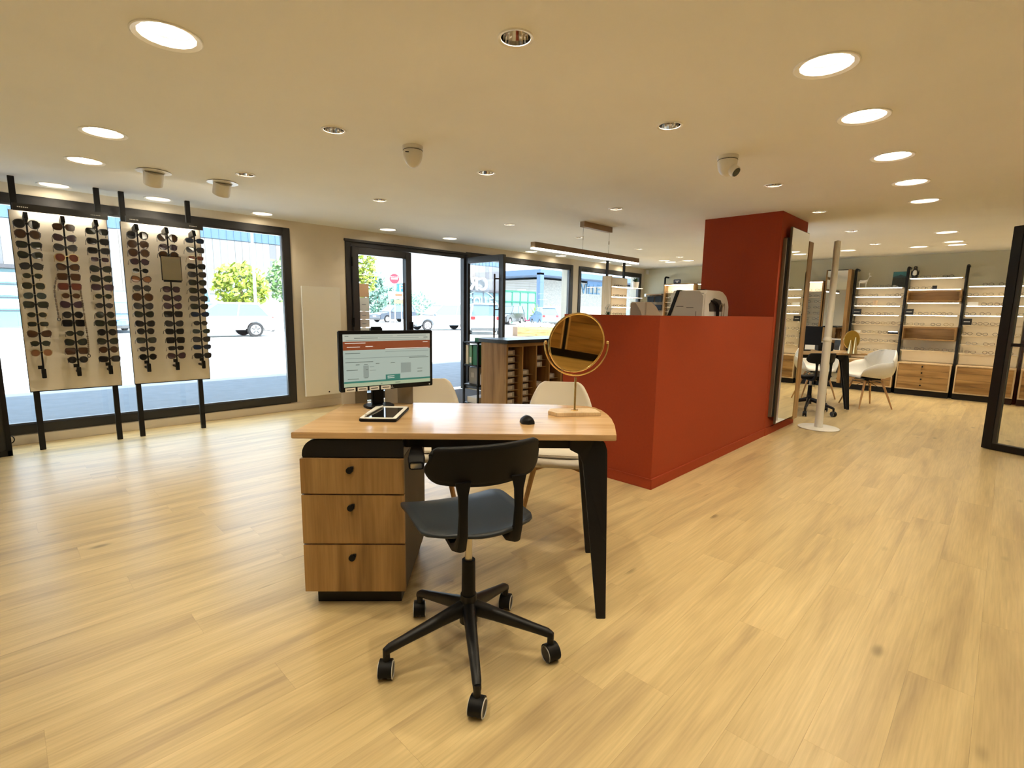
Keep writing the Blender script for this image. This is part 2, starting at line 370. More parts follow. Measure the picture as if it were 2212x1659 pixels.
# ---- windows and entrance
def frame_rect(b, x0, x1, z0, z1, w, ya, yb, wb=None, wt=None):
    wb = w if wb is None else wb; wt = w if wt is None else wt
    b.box((x0, ya, z0), (x0+w, yb, z1)); b.box((x1-w, ya, z0), (x1, yb, z1))
    b.box((x0+w, ya, z1-wt), (x1-w, yb, z1)); b.box((x0+w, ya, z0), (x1-w, yb, z0+wb)); return b
FA, FB = YW-.012, YW+.065
def window(name, w, fw=0.085):
    root = struct(obj(name, None)); x0, x1, z0, z1 = w
    frame_rect(MB(), x0, x1, z0, z1, fw, FA, FB).build('window_frame', M_FRAME, root, bevel=0.004)
    frame_rect(MB(), x0+fw, x1-fw, z0+fw, z1-fw, .012, FA+.02, FB-.01).build('glazing_bead', pmat('bead', (.10, .10, .105), .3), root)
    MB().box((x0+fw, YW+.03, z0+fw), (x1-fw, YW+.034, z1-fw)).build('glass_pane', M_GLASS, root)
    return root
window('window_1', W1); window('window_2', W3, 0.09); window('window_3', W4)
# entrance: outer frame, closed glazed leaf, open leaf swung into the shop
dframe = struct(obj('door_1', None)); x0, x1, z0, z1 = DR
b = MB(); b.box((x0, FA, 0), (x0+.075, FB, z1)); b.box((x1-.055, FA, 0), (x1, FB, z1)); b.box((x0+.075, FA, z1-.075), (x1-.055, FB, z1))
b.build('door_frame', M_FRAME, dframe, bevel=0.004)
MB().box((x0-.02, FA-.03, z1-.02), (x1+.04, FA, z1+.012)).build('head_trim', M_FRAME, dframe, bevel=.003)
la = MB(); frame_rect(la, x0+.08, x0+1.02, 0.02, z1-.08, 0.095, FA-.02, FB-.015); la.build('door_leaf', M_FRAME, dframe, bevel=.005)
MB().box((x0+.175, YW+.02, .12), (x0+.925, YW+.024, z1-.175)).build('glass_pane', M_GLASS, dframe)
hb = MB(); hb.cyl((x0+1.0, FA-.06, .93), (x0+1.0, FA-.06, 1.07), .011); hb.cyl((x0+.99, FA-.02, 1.0), (x0+1.0, FA-.06, 1.0), .010)
hb.cyl((x0+1.0, FA-.06, .95), (x0+1.11, FA-.06, .945), .010); hb.box((x0+.97, FA-.032, .90), (x0+1.03, FA-.02, 1.10)); hb.build('door_handle', M_BLACKP, dframe, True)
MB().box((x0+.86, FA-.035, .86), (x0+.895, FA-.02, 1.66)).build('lock_strip', M_FRAME, dframe, bevel=.003)
for z in (.35, 1.1, 1.9): MB().cyl((x0+.085, FA-.02, z-.06), (x0+.085, FA-.02, z+.06), .014).build('hinge', M_BLACKP, dframe, True)
dc = [(1.62, 1.44, (0.50, 0.33, 0.22)), (1.435, 1.25, (0.55, 0.58, 0.62)), (1.245, 1.14, (0.52, 0.48, 0.50)), (1.135, 1.03, (0.50, 0.48, 0.50)), (1.02, .86, (.55, .60, .66))]
for i, (a, c, colr) in enumerate(dc):
    s_ = MB().box((x0+.185, YW+.0165, c), (x0+.345, YW+.0195, a)).build('window_sticker', pmat('sticker%d' % i, colr, .6), dframe)
    if i: MB().box((x0+.235, YW+.0145, (a+c)/2-.008), (x0+.295, YW+.0162, (a+c)/2)).build('sticker_print', pmat('print%d' % i, (.16, .2, .26), .7), s_)
# open leaf: plane x ~ 5.42, free edge towards the shop
lf = struct(obj('door_2', None, None, (5.385, 6.335, 0)))
L2 = 0.86
b = MB(); 
b.box((0, -.05, .02), (.055, 0, 2.115)); b.box((0, -L2, .02), (.055, -L2+.095, 2.115)); b.box((0, -L2+.095, 2.02), (.055, -.05, 2.115)); b.box((0, -L2+.095, .02), (.055, -.05, .12))
b.build('leaf_frame', M_FRAME, lf, bevel=.005)
MB().box((.025, -L2+.095, .12), (.029, -.05, 2.02)).build('glass_pane', glassmat('coated_glass', (0.9, 0.94, 0.95), 0.8), lf)
b = MB(); b.cyl((-.055, -L2+.13, .78), (-.055, -L2+.13, 1.83), .014)
for z in (.84, 1.30, 1.76): b.cyl((-.055, -L2+.13, z), (.0, -L2+.08, z), .009)
b.build('pull_bar', pmat('bronze_bar', (.07, .05, .045), .35, metal=.6), lf, True)
MB().box((-.006, -L2+.03, .70), (.0, -L2+.055, .79)).build('lock_plate', M_STEEL, lf)
# exterior sill of the wall pier is the wall itself; entrance mat
mat_root = tag(MB().box((3.9, 5.28, 0), (5.35, 6.30, 0.008)).build('entrance_mat', pmat('mat_grey', (.07, .075, .085), .95)), 'dark grey ribbed entrance mat lying inside the open glass door', 'door mat')
rib = MB().box((-.70, -.008, 0), (.70, .008, .006)).mesh('rib', pmat('mat_rib', (.13, .14, .16), .95))
for i in range(28): obj('rib', rib, mat_root, (4.625, 5.305+.036*i, .008))

# ================================================================== FURNITURE IN THE MIDDLE
def F(px, py, z=0.0):
    """photo pixel -> point on the horizontal plane at height z"""
    q = _f + (px-1106)/FPX*_r - (py-829.5)/FPX*_u
    t = (z-CAMZ)/q.z
    return Vector((q.x*t, q.y*t, z))
def onY(px, py, y):
    q = _f + (px-1106)/FPX*_r - (py-829.5)/FPX*_u
    t = y/q.y; return Vector((q.x*t, y, CAMZ+q.z*t))
def onX(px, py, x):
    q = _f + (px-1106)/FPX*_r - (py-829.5)/FPX*_u
    t = x/q.x; return Vector((x, q.y*t, CAMZ+q.z*t))
def catmull(pts, n):
    out = []; P = [Vector(p) for p in pts]
    for i in range(len(P)-1):
        a = P[max(i-1, 0)]; b = P[i]; c = P[i+1]; d = P[min(i+2, len(P)-1)]
        for k in range(n):
            t = k/n
            out.append(0.5*((2*b)+(c-a)*t+(2*a-5*b+4*c-d)*t*t+(3*b-a-3*c+d)*t*t*t))
    out.append(P[-1]); return out
def rrect(w, d, r, n=4, cx=0, cy=0):
    p = []
    for sx, sy, a0 in ((1, 1, 0), (-1, 1, 90), (-1, -1, 180), (1, -1, 270)):
        for k in range(n+1):
            a = R(a0+90*k/n); p.append((cx+sx*(w/2-r)+r*math.cos(a), cy+sy*(d/2-r)+r*math.sin(a)))
    return p
# ---- the advice desk
ZT = 0.775
def make_desk(name, label, loc, rz, mat_top, ext=0.0):
    t = thing(name, label, 'desk', loc, rz)
    out = [(0, 0), (1.343, 0), (1.379, .19), (1.396, .33), (1.399, .43), (1.392, .53), (1.369, .614), (1.335, .645), (1.29, .663), (1.11, .688), (.65, .70), (.03, .70)]
    out = [(u+(ext if u > .8 else 0), v) for u, v in out]
    MB().prism(out, ZT-.026, ZT).build('tabletop', mat_top, t, bevel=.0025)
    # pedestal
    pd = MB().box((.035, .02, .07), (.455, .60, .667)).build('pedestal', pmat(name+'_grey_side', (.050, .042, .036), .6), t)
    MB().box((.065, .05, 0), (.43, .57, .07)).build('plinth', M_BLACK, pd)
    cap = [(.035, .667)]+[(.035+.065*(1-math.cos(R(a))), .68+.065*math.sin(R(a))) for a in range(0, 91, 15)]+[(.455, .745), (.455, .667)]
    MB().prism(cap, .012, .60, 'y').build('pedestal_cap', M_BLACK, pd, bevel=.003)
    for z0, z1, zk in ((.513, .664, .617), (.293, .507, .454), (.075, .287, .232)):
        dr = MB().box((.030, .0, z0), (.458, .019, z1)).build('drawer', M_OAK['z'], t, bevel=.0012)
        k = MB(); k.cyl((.235, -.012, zk), (.235, .0, zk), .0135, n=20); k.box((.239, -.010, zk+.005), (.251, .0, zk+.016)); k.build('knob', M_BLACKP, dr, True)
    # arched sheet legs
    for vv, v0, du in ((.035, -.085, 0), (.085, -.030, .010), (.56, .50, .055), (.605, .545, .060)):
        uz = [(1.155, .748), (1.262, .748), (1.288, .738), (1.306, .716), (1.316, .685), (1.314, .30), (1.311, 0), (1.272, 0), (1.236, .40), (1.212, .64), (1.195, .68), (1.155, .70)]
        m = MB()
        for th in (0, .014): m.v += [(u+du, v0+(vv-v0)*min(z/.66, 1)+th, z) for u, z in uz]
        n = len(uz); m.f = [(i, (i+1) % n, n+(i+1) % n, n+i) for i in range(n)]+[tuple(range(n))[::-1], tuple(range(n, 2*n))]
        m.build('leg', M_BLACK, t, bevel=.002)
    b = MB(); b.box((.455, .06, .70), (1.20, .10, .748)); b.box((.455, .56, .70), (1.20, .60, .748)); b.build('beam', M_BLACK, t)
    MB().box((.56, .10, .64), (.70, .16, .748)).build('cable_box', M_BLACK, t)
    MB().box((.98, .50, .672), (1.185, .515, .695)).build('cable_tray', M_OAK['x'], t)
    return t
DA = -44.03
desk = make_desk('advice_desk', 'oak-topped desk on black arched legs with three drawers, carrying the computer screen', (0.81, 2.053, 0), R(DA), M_TOP)
dU = Vector((math.cos(R(DA)), math.sin(R(DA)), 0)); dV = Vector((-dU.y, dU.x, 0)); dA = Vector((.81, 2.053, 0))
def D(u, v, z=ZT): return dA+dU*u+dV*v+Vector((0, 0, z))
# scanner hanging under the top beside the drawers
t = thing('barcode_scanner', 'black hand scanner in a holder under the desktop beside the drawers', 'scanner', D(.505, .045, .70), R(DA+8))
b = MB(); rings = []
for y, w, zc, h in ((-.085, .062, -.050, .034), (-.05, .070, -.035, .040), (-.01, .054, -.012, .040), (.04, .042, .010, .036), (.085, .034, .022, .030)):
    rings.append([(px_, y, zc+pz_) for px_, pz_ in rrect(w, h, .012, 2)])
b.loft(rings).build('scanner_body', M_BLACKP, t, True)
MB().box((-.024, -.090, -.062), (.024, -.084, -.040)).build('scanner_window', M_CHROME, t, bevel=.004)
b = MB(); b.box((-.03, .0, .0), (.03, .05, .048)); b.build('holder', M_BLACKP, t, bevel=.006)
MB().tube(catmull([(.0, .085, .02), (.05, .11, .0), (.10, .10, .012), (.15, .10, .045)], 6), .003, 6).build('cable', M_BLACKP, t, True)

# ---- swivel chair
def make_swivel(name, label, loc, rz, base_rot, seat_mat, h=0.55):
    t = thing(name, label, 'office chair', loc, rz)
    hub = MB(); hub.cyl((0, 0, .125), (0, 0, .235), .034, .030, 20); hub.build('hub', M_BLACK, t, True)
    MB().cyl((0, 0, .20), (0, 0, .37), .0265, .0245, 20).build('gas_sleeve', M_BLACKP, t, True)
    MB().cyl((0, 0, .37), (0, 0, h-.03), .0135, None, 16).build('gas_piston', M_STEEL, t, True)
    arm = MB(); rings = []
    for r_, z, w, hh in ((.015, .185, .050, .060), (.10, .163, .042, .048), (.25, .122, .033, .034), (.30, .108, .030, .032), (.316, .098, .026, .030)):
        rings.append([(r_, y_, z+z_) for y_, z_ in rrect(w, hh, min(w, hh)*.4, 3)])
    arm.loft(rings); arm.cyl((.310, 0, .066), (.310, 0, .108), .0125, None, 12)
    arm_me = arm.mesh('base_arm', M_BLACK, True)
    hood = MB(); 
    pr = [(.034*math.cos(R(a)), .033+.034*math.sin(R(a))) for a in range(-20, 201, 20)]
    hood.prism(pr, -.022, .022, 'y'); hood_me = hood.mesh('castor_hood', M_BLACKP, True)
    whl = MB().cyl((0, -.008, 0), (0, .008, 0), .0295, None, 20).mesh('wheel', pmat('castor_tyre', (.03, .03, .032), .6), True)
    rim = MB().lathe([(.0305, -.001), (.0305, .001), (.027, .002), (.027, -.001)], 20).mesh('wheel_rim', pmat('castor_rim', (.62, .62, .6), .4), True)
    for k in range(5):
        a = base_rot+2*PI*k/5
        ar = obj('base_arm', arm_me, t, (0, 0, 0), (0, 0, a))
        ca = obj('castor', hood_me, t, (.313*math.cos(a), .313*math.sin(a), 0), (0, 0, R(64+(-12, 9, 4, -14, 30)[k])))
        for s_ in (-1, 1):
            obj('wheel', whl, ca, (0, s_*.0155, .0295)); obj('wheel_rim', rim, ca, (0, s_*.0242, .0295), (PI/2, 0, 0))
    # seat shell
    rows = []; ns = 14
    for i in range(ns+1):
        v = i/ns; y = -.19+.43*v; row = []
        half = .205*min(1.0, (1-max(0, (.26-v)/.26)**2.4*.46))*(1-max(0, (v-.86)/.14)**2*.10)
        for j in range(13):
            s_ = -1+2*j/12; x = half*s_
            yy = y+(.028*(1-s_*s_) if False else 0)-(.020*(1-s_*s_) if v < .15 else 0)
            z = h+.012*abs(s_)**2.2 + .014*max(0, (.25-v)/.25)**1.6 - .022*max(0, (v-.72)/.28)**2 - .006
            row.append((x, yy, z))
        rows.append(row)
    se = MB().grid(rows).build('seat', seat_mat, t, True)
    md = se.modifiers.new('th', 'SOLIDIFY'); md.thickness = .012; md.offset = -1
    pan = MB(); pan.box((-.075, -.09, h-.055), (.075, .10, h-.018)); pan.build('seat_mechanism', M_BLACKP, t, bevel=.01)
    # backrest
    rows = []
    for i in range(9):
        v = i/8; row = []
        for j in range(29):
            s_ = math.sin(PI/2*(-1+2*j/28))
            half = .200-.012*v; e = abs(s_)
            zb = h+.172+.018*e**2; zt_ = h+.312-.006*e**2
            rb, rt = .045, .022
            db = max(0, e*half-(half-rb)); dt = max(0, e*half-(half-rt))
            cb = rb-math.sqrt(max(0, rb*rb-db*db)); ct = rt-math.sqrt(max(0, rt*rt-dt*dt))
            z = (zb+cb)+((zt_-ct)-(zb+cb))*v
            row.append((half*s_, -.215+.062*e**2-.030*v+.016, z))
        rows.append(row)
    bk = MB().grid(rows).build('backrest', M_BLACKP, t, True)
    md = bk.modifiers.new('th', 'SOLIDIFY'); md.thickness = .014; md.offset = 0
    for s_ in (-1, 1):
        u = MB(); rings = []
        for y, z, w, d in ((-.085, h-.040, .040, .030), (-.140, h-.046, .042, .034), (-.182, h-.030, .040, .040), (-.204, h+.02, .034, .034), (-.209, h+.09, .030, .026), (-.208, h+.15, .034, .020), (-.208, h+.195, .054, .014)):
            rings.append([(s_*.098+x_, y+y_*.7, z+y_*(.7 if z < h else .1)) for x_, y_ in rrect(w, d, min(w, d)*.35, 2)])
        u.loft(rings).build('back_upright', M_BLACKP, t, True)
    return t
M_SEATBLUE = pmat('slate_polypropylene', (0.013, 0.019, 0.026), 0.42, spec=0.4, noise=.06, nscale=300, bump=.1)
make_swivel('swivel_chair', 'black swivel chair with slate plastic seat and five castors at the oak desk', (1.149, 1.332, 0), R(-20), R(38.4), M_SEATBLUE)

# ---- white visitor chairs
def shell(prof, halfs, curl, nx=14, lift=None):
    P = catmull([(0, y, z) for y, z in prof], 5); Hf = catmull([(h_, 0, 0) for h_ in halfs], 5); Cu = catmull([(c_, 0, 0) for c_ in curl], 5)
    rows = []
    for i, p in enumerate(P):
        t_ = (P[min(i+1, len(P)-1)]-P[max(i-1, 0)]).normalized(); nrm = Vector((0, -t_.z, t_.y))
        if nrm.z < 0 and abs(nrm.z) > abs(nrm.y): nrm = -nrm
        if abs(nrm.y) >= abs(nrm.z) and nrm.y < 0: nrm = -nrm
        row = []
        for j in range(nx+1):
            s_ = -1+2*j/nx; row.append(Vector((Hf[i].x*s_, p.y, p.z))+nrm*Cu[i].x*abs(s_)**2.4)
        rows.append(row)
    return rows
def make_visitor(name, label, loc, rz, group):
    t = thing(name, label, 'chair', loc, rz, group)
    rows = shell([(.215, .405), (.20, .432), (.05, .438), (-.12, .435), (-.19, .470), (-.225, .58), (-.245, .70), (-.262, .80), (-.268, .832)],
                 [.19, .215, .225, .225, .222, .215, .19, .145, .105], [.0, .012, .03, .05, .075, .075, .055, .035, .02])
    s_ = MB().grid(rows).build('seat_shell', M_CREAM, t, True); m = s_.modifiers.new('th', 'SOLIDIFY'); m.thickness = .011; m.offset = 0
    cu = MB(); cu.prism(rrect(.36, .34, .09, 5), .447, .462).build('seat_pad', pmat('cream_pad', (.72, .66, .56), .7), t, bevel=.006)
    for sx in (-1, 1):
        for sy in (-1, 1):
            l = MB(); rings = []
            for q, w in ((0, .030), (.72, .040), (1, .044)):
                x = sx*(.225-.095*q); y = sy*(.215-.085*q)-.01; z = .415*q
                rings.append([(x+a, y+b_, z) for a, b_ in rrect(w*.75, w, .006, 1)])
            l.loft(rings).build('leg', M_BEECH, t, bevel=.003)
    for sy in (-1, 1):
        b = MB(); n = 10; top = [(-.15+.30*i/n, .425) for i in range(n+1)]; bot = [(.17-.34*i/n, .395-.055*(abs(1-2*i/n))**1.5) for i in range(n+1)]
        b.prism(top+bot, sy*.135-.012-.01, sy*.135+.012-.01, 'y').build('cross_rail', M_BEECH, t)
    return t
make_visitor('visitor_chair', 'cream shell visitor chair with wooden legs behind the desk, beside the terracotta counter', (2.33, 1.87, 0), R(128), 'cream visitor chairs at the oak desk')
make_visitor('visitor_chair', 'cream shell visitor chair with wooden legs behind the desk, partly behind the computer screen', (1.80, 2.50, 0), R(138), 'cream visitor chairs at the oak desk')

# ---- on the desk
def make_monitor():
    mb = D(.225, .575); yw = R(-9.6)
    t = thing('computer_monitor', 'black flat computer monitor showing a web page, on the oak desk', 'monitor', (mb.x, mb.y, ZT), yw)
    b = MB().prism(rrect(.15, .13, .05, 5), 0, .012); b.build('stand_base', M_BLACKP, t, bevel=.003)
    MB().box((-.030, .0, .012), (.030, .035, .415)).build('stand_pole', M_BLACKP, t, bevel=.006)
    w, h, zc = .495, .298, .250
    hs = MB().cbox((0.03, -.055, zc), (w, .032, h)).build('housing', M_BLACKP, t, bevel=.004)
    MB().cbox((0.03, -.02, zc), (.20, .05, .16)).build('mount', M_BLACKP, t)
    y = -.0725; z0 = zc-h/2+.024; z1 = zc+h/2-.017; x0_ = .03-w/2+.017; x1_ = .03+w/2-.017; sw = x1_-x0_; sh = z1-z0
    def em(n, c, s=0.9):
        return emat(n, c, s*.62)
    scr = MB().box((x0_, y, z0), (x1_, y+.001, z1)).build('screen', em('screen_page', (.50, .60, .52), .62), t)
    def blk(name, u0, v0, u1, v1, m, yy=.0006): return MB().box((x0_+sw*u0, y-yy, z0+sh*v0), (x0_+sw*u1, y, z0+sh*v1)).build(name, m, scr)
    page = em('screen_tab', (.62, .66, .55), .62); red = em('screen_red', (.30, .05, .008), .62); teal = em('screen_teal', (.01, .22, .17), .62)
    gry = em('screen_line', (.16, .2, .17), .5); wht = em('screen_white', (.85, .8, .7), .8); grn = em('screen_bar', (.50, .60, .38), .62); lg = em('screen_field', (.36, .44, .39), .55)
    blk('browser_bar', 0, .865, 1, 1, page); blk('page_banner', 0, .70, 1, .865, red); blk('status_bar', 0, .07, 1, .105, teal); blk('notification', .46, .085, .63, .20, teal, .0009); blk('task_bar', 0, 0, 1, .07, grn)
    for u0, v0, u1, m in ((.02, .965, .06, gry), (.19, .962, .55, lg), (.60, .965, .95, lg), (.12, .925, .38, gry), (.40, .925, .86, lg), (.92, .925, .97, gry), (.03, .885, .95, lg),
                          (.02, .833, .24, wht), (.04, .76, .18, wht), (.24, .765, .32, wht), (.91, .83, .97, wht), (.46, .712, .98, wht), (.02, .64, .18, gry), (.46, .655, .98, lg),
                          (.02, .47, .32, gry), (.74, .52, .98, gry), (.02, .545, .95, lg), (.13, .42, .17, gry), (.22, .42, .26, gry), (.35, .43, .39, gry), (.52, .43, .57, gry), (.03, .32, .15, gry),
                          (.24, .32, .26, gry), (.28, .37, .33, lg), (.28, .30, .35, lg), (.84, .29, .90, gry), (.84, .23, .90, gry), (.04, .15, .16, gry), (.22, .16, .26, gry), (.48, .165, .56, wht), (.48, .13, .56, wht), (.57, .035, .63, gry), (.40, .03, .42, gry)):
        blk('text_line', u0, v0-.006, u1, v0+.006, m, .0012)
    blk('form_field', .21, .17, .27, .40, lg); blk('form_field', .64, .22, .76, .42, lg)
    for i in range(4):
        st = MB().box((x0_+.005+.0605*i, -.0735, zc-h/2+.001), (x0_+.005+.0605*i+.050, -.0715, zc-h/2+.020)).build('paper_sticker', M_WHITE, t)
        MB().box((x0_+.012+.0605*i, -.0740, zc-h/2+.009), (x0_+.048+.0605*i, -.0734, zc-h/2+.0125)).build('sticker_print', M_BLACKP, st)
    text('DELL', .016, pmat('logo_silver', (.6, .6, .6), .4), t, (.035, -.0722, zc-h/2+.011), (PI/2, 0, 0), 'logo', .0004)
    MB().cyl((x1_-.004, -.0745, zc-h/2+.010), (x1_-.004, -.071, zc-h/2+.010), .003).build('power_button', M_WHITE, t)
make_monitor()
# folded cards standing behind the screen
def board(name, label, pts, h, m, th=.004):
    t = thing(name, label, 'brochure', (pts[0][0], pts[0][1], ZT)); base = Vector(pts[0])
    for i in range(len(pts)-1):
        a = Vector(pts[i])-base; c = Vector(pts[i+1])-base; d_ = (c-a); L_ = d_.length; an = math.atan2(d_.y, d_.x)
        MB().at((a.x, a.y, 0), (0, 0, an)).box((0, -th/2, 0), (L_, th/2, h)).build('panel', m[i % len(m)], t)
    return t
mgrey = pmat('grey_card', (.34, .31, .27), .6); mwht = pmat('white_card', (.74, .72, .69), .6)
def xy(v): return (v.x, v.y)
board('folded_brochure', 'white folded card standing on the desk behind the monitor stand, by its post', [xy(D(.015, .63)), xy(D(.08, .655)), xy(D(.135, .69))], .17, [mwht, mgrey])
board('open_brochure', 'open grey and white folder standing on the desk right behind the monitor', [xy(D(.235, .675)), xy(D(.30, .69)), xy(D(.385, .68))], .175, [mwht, mgrey])
# tablet
p = [F(772, 905, ZT+.016), F(853, 908, ZT+.016), F(886, 878, ZT+.016), F(814, 874, ZT+.016)]
c_ = (p[0]+p[1]+p[2]+p[3])/4; dd = ((p[3]-p[0])+(p[2]-p[1]))/2; ang = math.atan2(dd.y, dd.x)-PI/2
t = thing('signature_tablet', 'black and white pen tablet with a stylus lying on the oak desk', 'tablet', (c_.x, c_.y, ZT), ang)
tw, td = .172, .30
MB().prism(rrect(tw, td, .014, 3), 0, .014).build('case', M_BLACKP, t, bevel=.003)
MB().prism(rrect(tw-.006, td-.006, .012, 3), .014, .017).build('white_bezel', M_WHITE, t, bevel=.001)
MB().box((-tw/2+.020, -td/2+.022, .017), (tw/2-.020, td/2-.045, .0178)).build('display', pmat('tablet_glass', (.012, .012, .012), .06, spec=.8), t)
st = MB(); st.tube([(-tw/2+.022, -td/2+.045, .023), (-tw/2+.034, td/2-.12, .024), (-tw/2+.046, td/2-.04, .023)], [.006, .0065, .005], 10); st.build('stylus', M_WHITE, t, True)
# mouse
mp = F(1139, 913, ZT)
t = thing('computer_mouse', 'small black computer mouse on the oak desk', 'mouse', (mp.x, mp.y, ZT), R(DA+8))
rows = []
for i in range(9):
    v = i/8; y = -.045+.095*v; w = .032*math.sqrt(max(.02, 1-(2*v-1)**4)); hh = .034*math.sqrt(max(.03, 1-(2*v-.9)**2*.8))
    rows.append([(w*math.cos(a), y, max(0, hh*math.sin(a))) for a in [PI*k/10 for k in range(11)]])
MB().loft(rows).build('mouse_body', M_BLACKP, t, True)
MB().cyl((-.004, .026, .026), (.004, .026, .026), .006, None, 10).build('scroll_wheel', M_STEEL, t, True)
# gold table mirror
s0 = F(1241, 886.5, ZT+.018)
t = thing('table_mirror', 'round gold-tinted mirror on a brass stem with a pale wooden base, on the oak desk', 'mirror', (s0.x, s0.y, ZT), R(DA+6))
hexa = [(-.135, .0), (-.105, -.062), (.118, -.062), (.118, .035), (.095, .058), (-.112, .058)]
MB().prism(hexa, 0, .018).build('wood_base', M_LIGHTWOOD, t, bevel=.002)
b = MB(); b.lathe([(.0001, .018), (.018, .018), (.018, .021), (.007, .022), (.0055, .03), (.0055, .185), (.0001, .185)], 16); b.build('stem', M_GOLD, t, True)
ZM, RM = .355, .148
yoke = [((RM+.012)*math.cos(a), 0, ZM+(RM+.012)*math.sin(a)) for a in [R(180+k*6) for k in range(31)]]
MB().tube(yoke, .0042, 8).build('yoke', M_GOLD, t, True)
for s_ in (-1, 1): MB().sphere((s_*(RM+.008), 0, ZM+.004), .0085, 10).build('pivot_knob', M_GOLD, t, True)
MIRROR_TILT, MIRROR_YAW = R(8), R(9)
disc = obj('mirror_disc', MB().cyl((0, -.004, 0), (0, -.0015, 0), RM-.006, None, 56).mesh('mirror_disc', M_GMIRROR), t, (0, 0, ZM), (MIRROR_TILT, 0, MIRROR_YAW))
b = MB(); b.tube([((RM-.004)*math.cos(2*PI*k/56), 0, (RM-.004)*math.sin(2*PI*k/56)) for k in range(56)], .006, 8, closed=True); b.build('mirror_rim', M_GOLD, disc, True)
MB().cyl((0, .0, 0), (0, .006, 0), RM-.006, None, 56).build('mirror_back', M_GOLD, disc)

# ================================================================== SUNGLASSES PANELS BY THE WINDOW
M_PANEL = pmat('cream_display_panel', (.72, .67, .58), .55)
M_HDR = pmat('header_black', (.014, .013, .013), .35)
LENS = {}
def lensmat(k):
    if k in LENS: return LENS[k]
    c = {'blk': (.010, .010, .011), 'brn': (.055, .026, .014), 'grn': (.022, .026, .020), 'gry': (.035, .035, .040), 'pur': (.050, .030, .042), 'red': (.11, .030, .022),
         'teal': (.040, .055, .058), 'blu': (.012, .022, .055), 'tan': (.22, .10, .05)}[k]
    LENS[k] = pmat('lens_'+k, c, .12, spec=.35); return LENS[k]
FRM = {'blk': pmat('acetate_black', (.010, .009, .010), .3), 'brn': pmat('acetate_tortoise', (.045, .020, .011), .3, noise=.4, nscale=220), 'gold': pmat('thin_gold', (.45, .36, .20), .3, metal=1),
       'red': pmat('acetate_red', (.10, .022, .018), .3), 'pur': pmat('acetate_plum', (.035, .016, .025), .3), 'silv': pmat('thin_silver', (.6, .6, .58), .3, metal=1),
       'dk': pmat('dark_metal_wire', (.05, .045, .04), .35, metal=1)}
STY = {'big': (.030, .0275, 2.3, 0, .0055, 'round oversized'), 'oval': (.0245, .0185, 2.2, 0, .0018, 'oval wire'), 'round': (.026, .0225, 2.2, 0, .0035, 'round'), 'cat': (.029, .0215, 2.6, .007, .0045, 'cat-eye'),
       'way': (.030, .0205, 3.4, .003, .0045, 'square-topped'), 'avi': (.030, .0235, 2.4, -.004, .0016, 'teardrop'), 'rect': (.0265, .0165, 3.6, 0, .0018, 'narrow rectangular'),
       'hex': (.029, .0235, 2.9, 0, .0022, 'six-sided'), 'sq': (.030, .0225, 5.0, 0, .0040, 'large square'), 'spo': (.032, .0185, 3.0, .004, .0030, 'sporty wraparound')}
def outline(a, b, e, lift, sx, grow=0.0, n=20):
    pts = []
    for k in range(n):
        t_ = 2*PI*k/n; c, s_ = math.cos(t_), math.sin(t_)
        x = (a+grow)*math.copysign(abs(c)**(2/e), c); z = (b+grow)*math.copysign(abs(s_)**(2/e), s_)
        if z > 0: z += lift*(x/a)*(z/b)            # outer upper corner swept up (or down)
        if z < 0: x *= 1-.10*abs(z/b)
        pts.append((sx*x, z))
    return pts
SG = {}
def sg_mesh(st, fr):
    if (st, fr) in SG: return SG[(st, fr)]
    a, b_, e, lift, th, _ = STY[st]; a *= 1.04; b_ *= 1.16; cx = a+th+.0075
    f = MB()
    for sx in (-1, 1):
        o = outline(a, b_, e, lift, sx, th); i = outline(a, b_, e, lift, sx, -.0004); n = len(o)
        wrap = lambda x: .010*(abs(x)/.07)**2
        vs = [(sx*cx+p[0], wrap(sx*cx+p[0])-.002, p[1]) for p in o]+[(sx*cx+p[0], wrap(sx*cx+p[0])-.002, p[1]) for p in i]
        vs += [(x, y+.005, z) for x, y, z in vs]
        fs = []
        for k in range(n):
            j = (k+1) % n
            fs += [(k, j, n+j, n+k), (2*n+k, 3*n+k, 3*n+j, 2*n+j), (k, 2*n+k, 2*n+j, j), (n+k, n+j, 3*n+j, 3*n+k)]
        f.add(vs, fs)
    f.tube([(-.0105, -.001, b_*.28), (0, -.002, b_*.42), (.0105, -.001, b_*.28)], max(.0016, th*.55), 6)
    ex = cx+a+th*.6
    for sx in (-1, 1): f.box((sx*(ex-.004), .004, b_*.35), (sx*(ex+.003), .016, b_*.35+.006))
    fm = f.mesh('sunglasses', FRM[fr], False)
    lm = {}
    for sx in (-1, 1):
        l = MB(); o = outline(a, b_, e, lift, sx, 0)
        l.prism([(sx*cx+p[0], p[1]) for p in o], .0025, .0042, 'y'); l.v = [(x, y+.010*(abs(x)/.07)**2-.002, z) for x, y, z in l.v]; lm[sx] = l
    tm = {}
    for sx in (-1, 1):
        tt = MB(); tt.tube([(sx*ex, .012, b_*.35+.003), (sx*(ex-.002), .07, b_*.35+.002), (sx*(ex-.006), .100, b_*.35-.004), (sx*(ex-.008), .122, b_*.35-.026)], [.0022 if th > .002 else .0013]*3+[.0025], 6)
        tm[sx] = tt.mesh('temple', FRM[fr], True)
    SG[(st, fr)] = (fm, lm, tm, {}); return SG[(st, fr)]
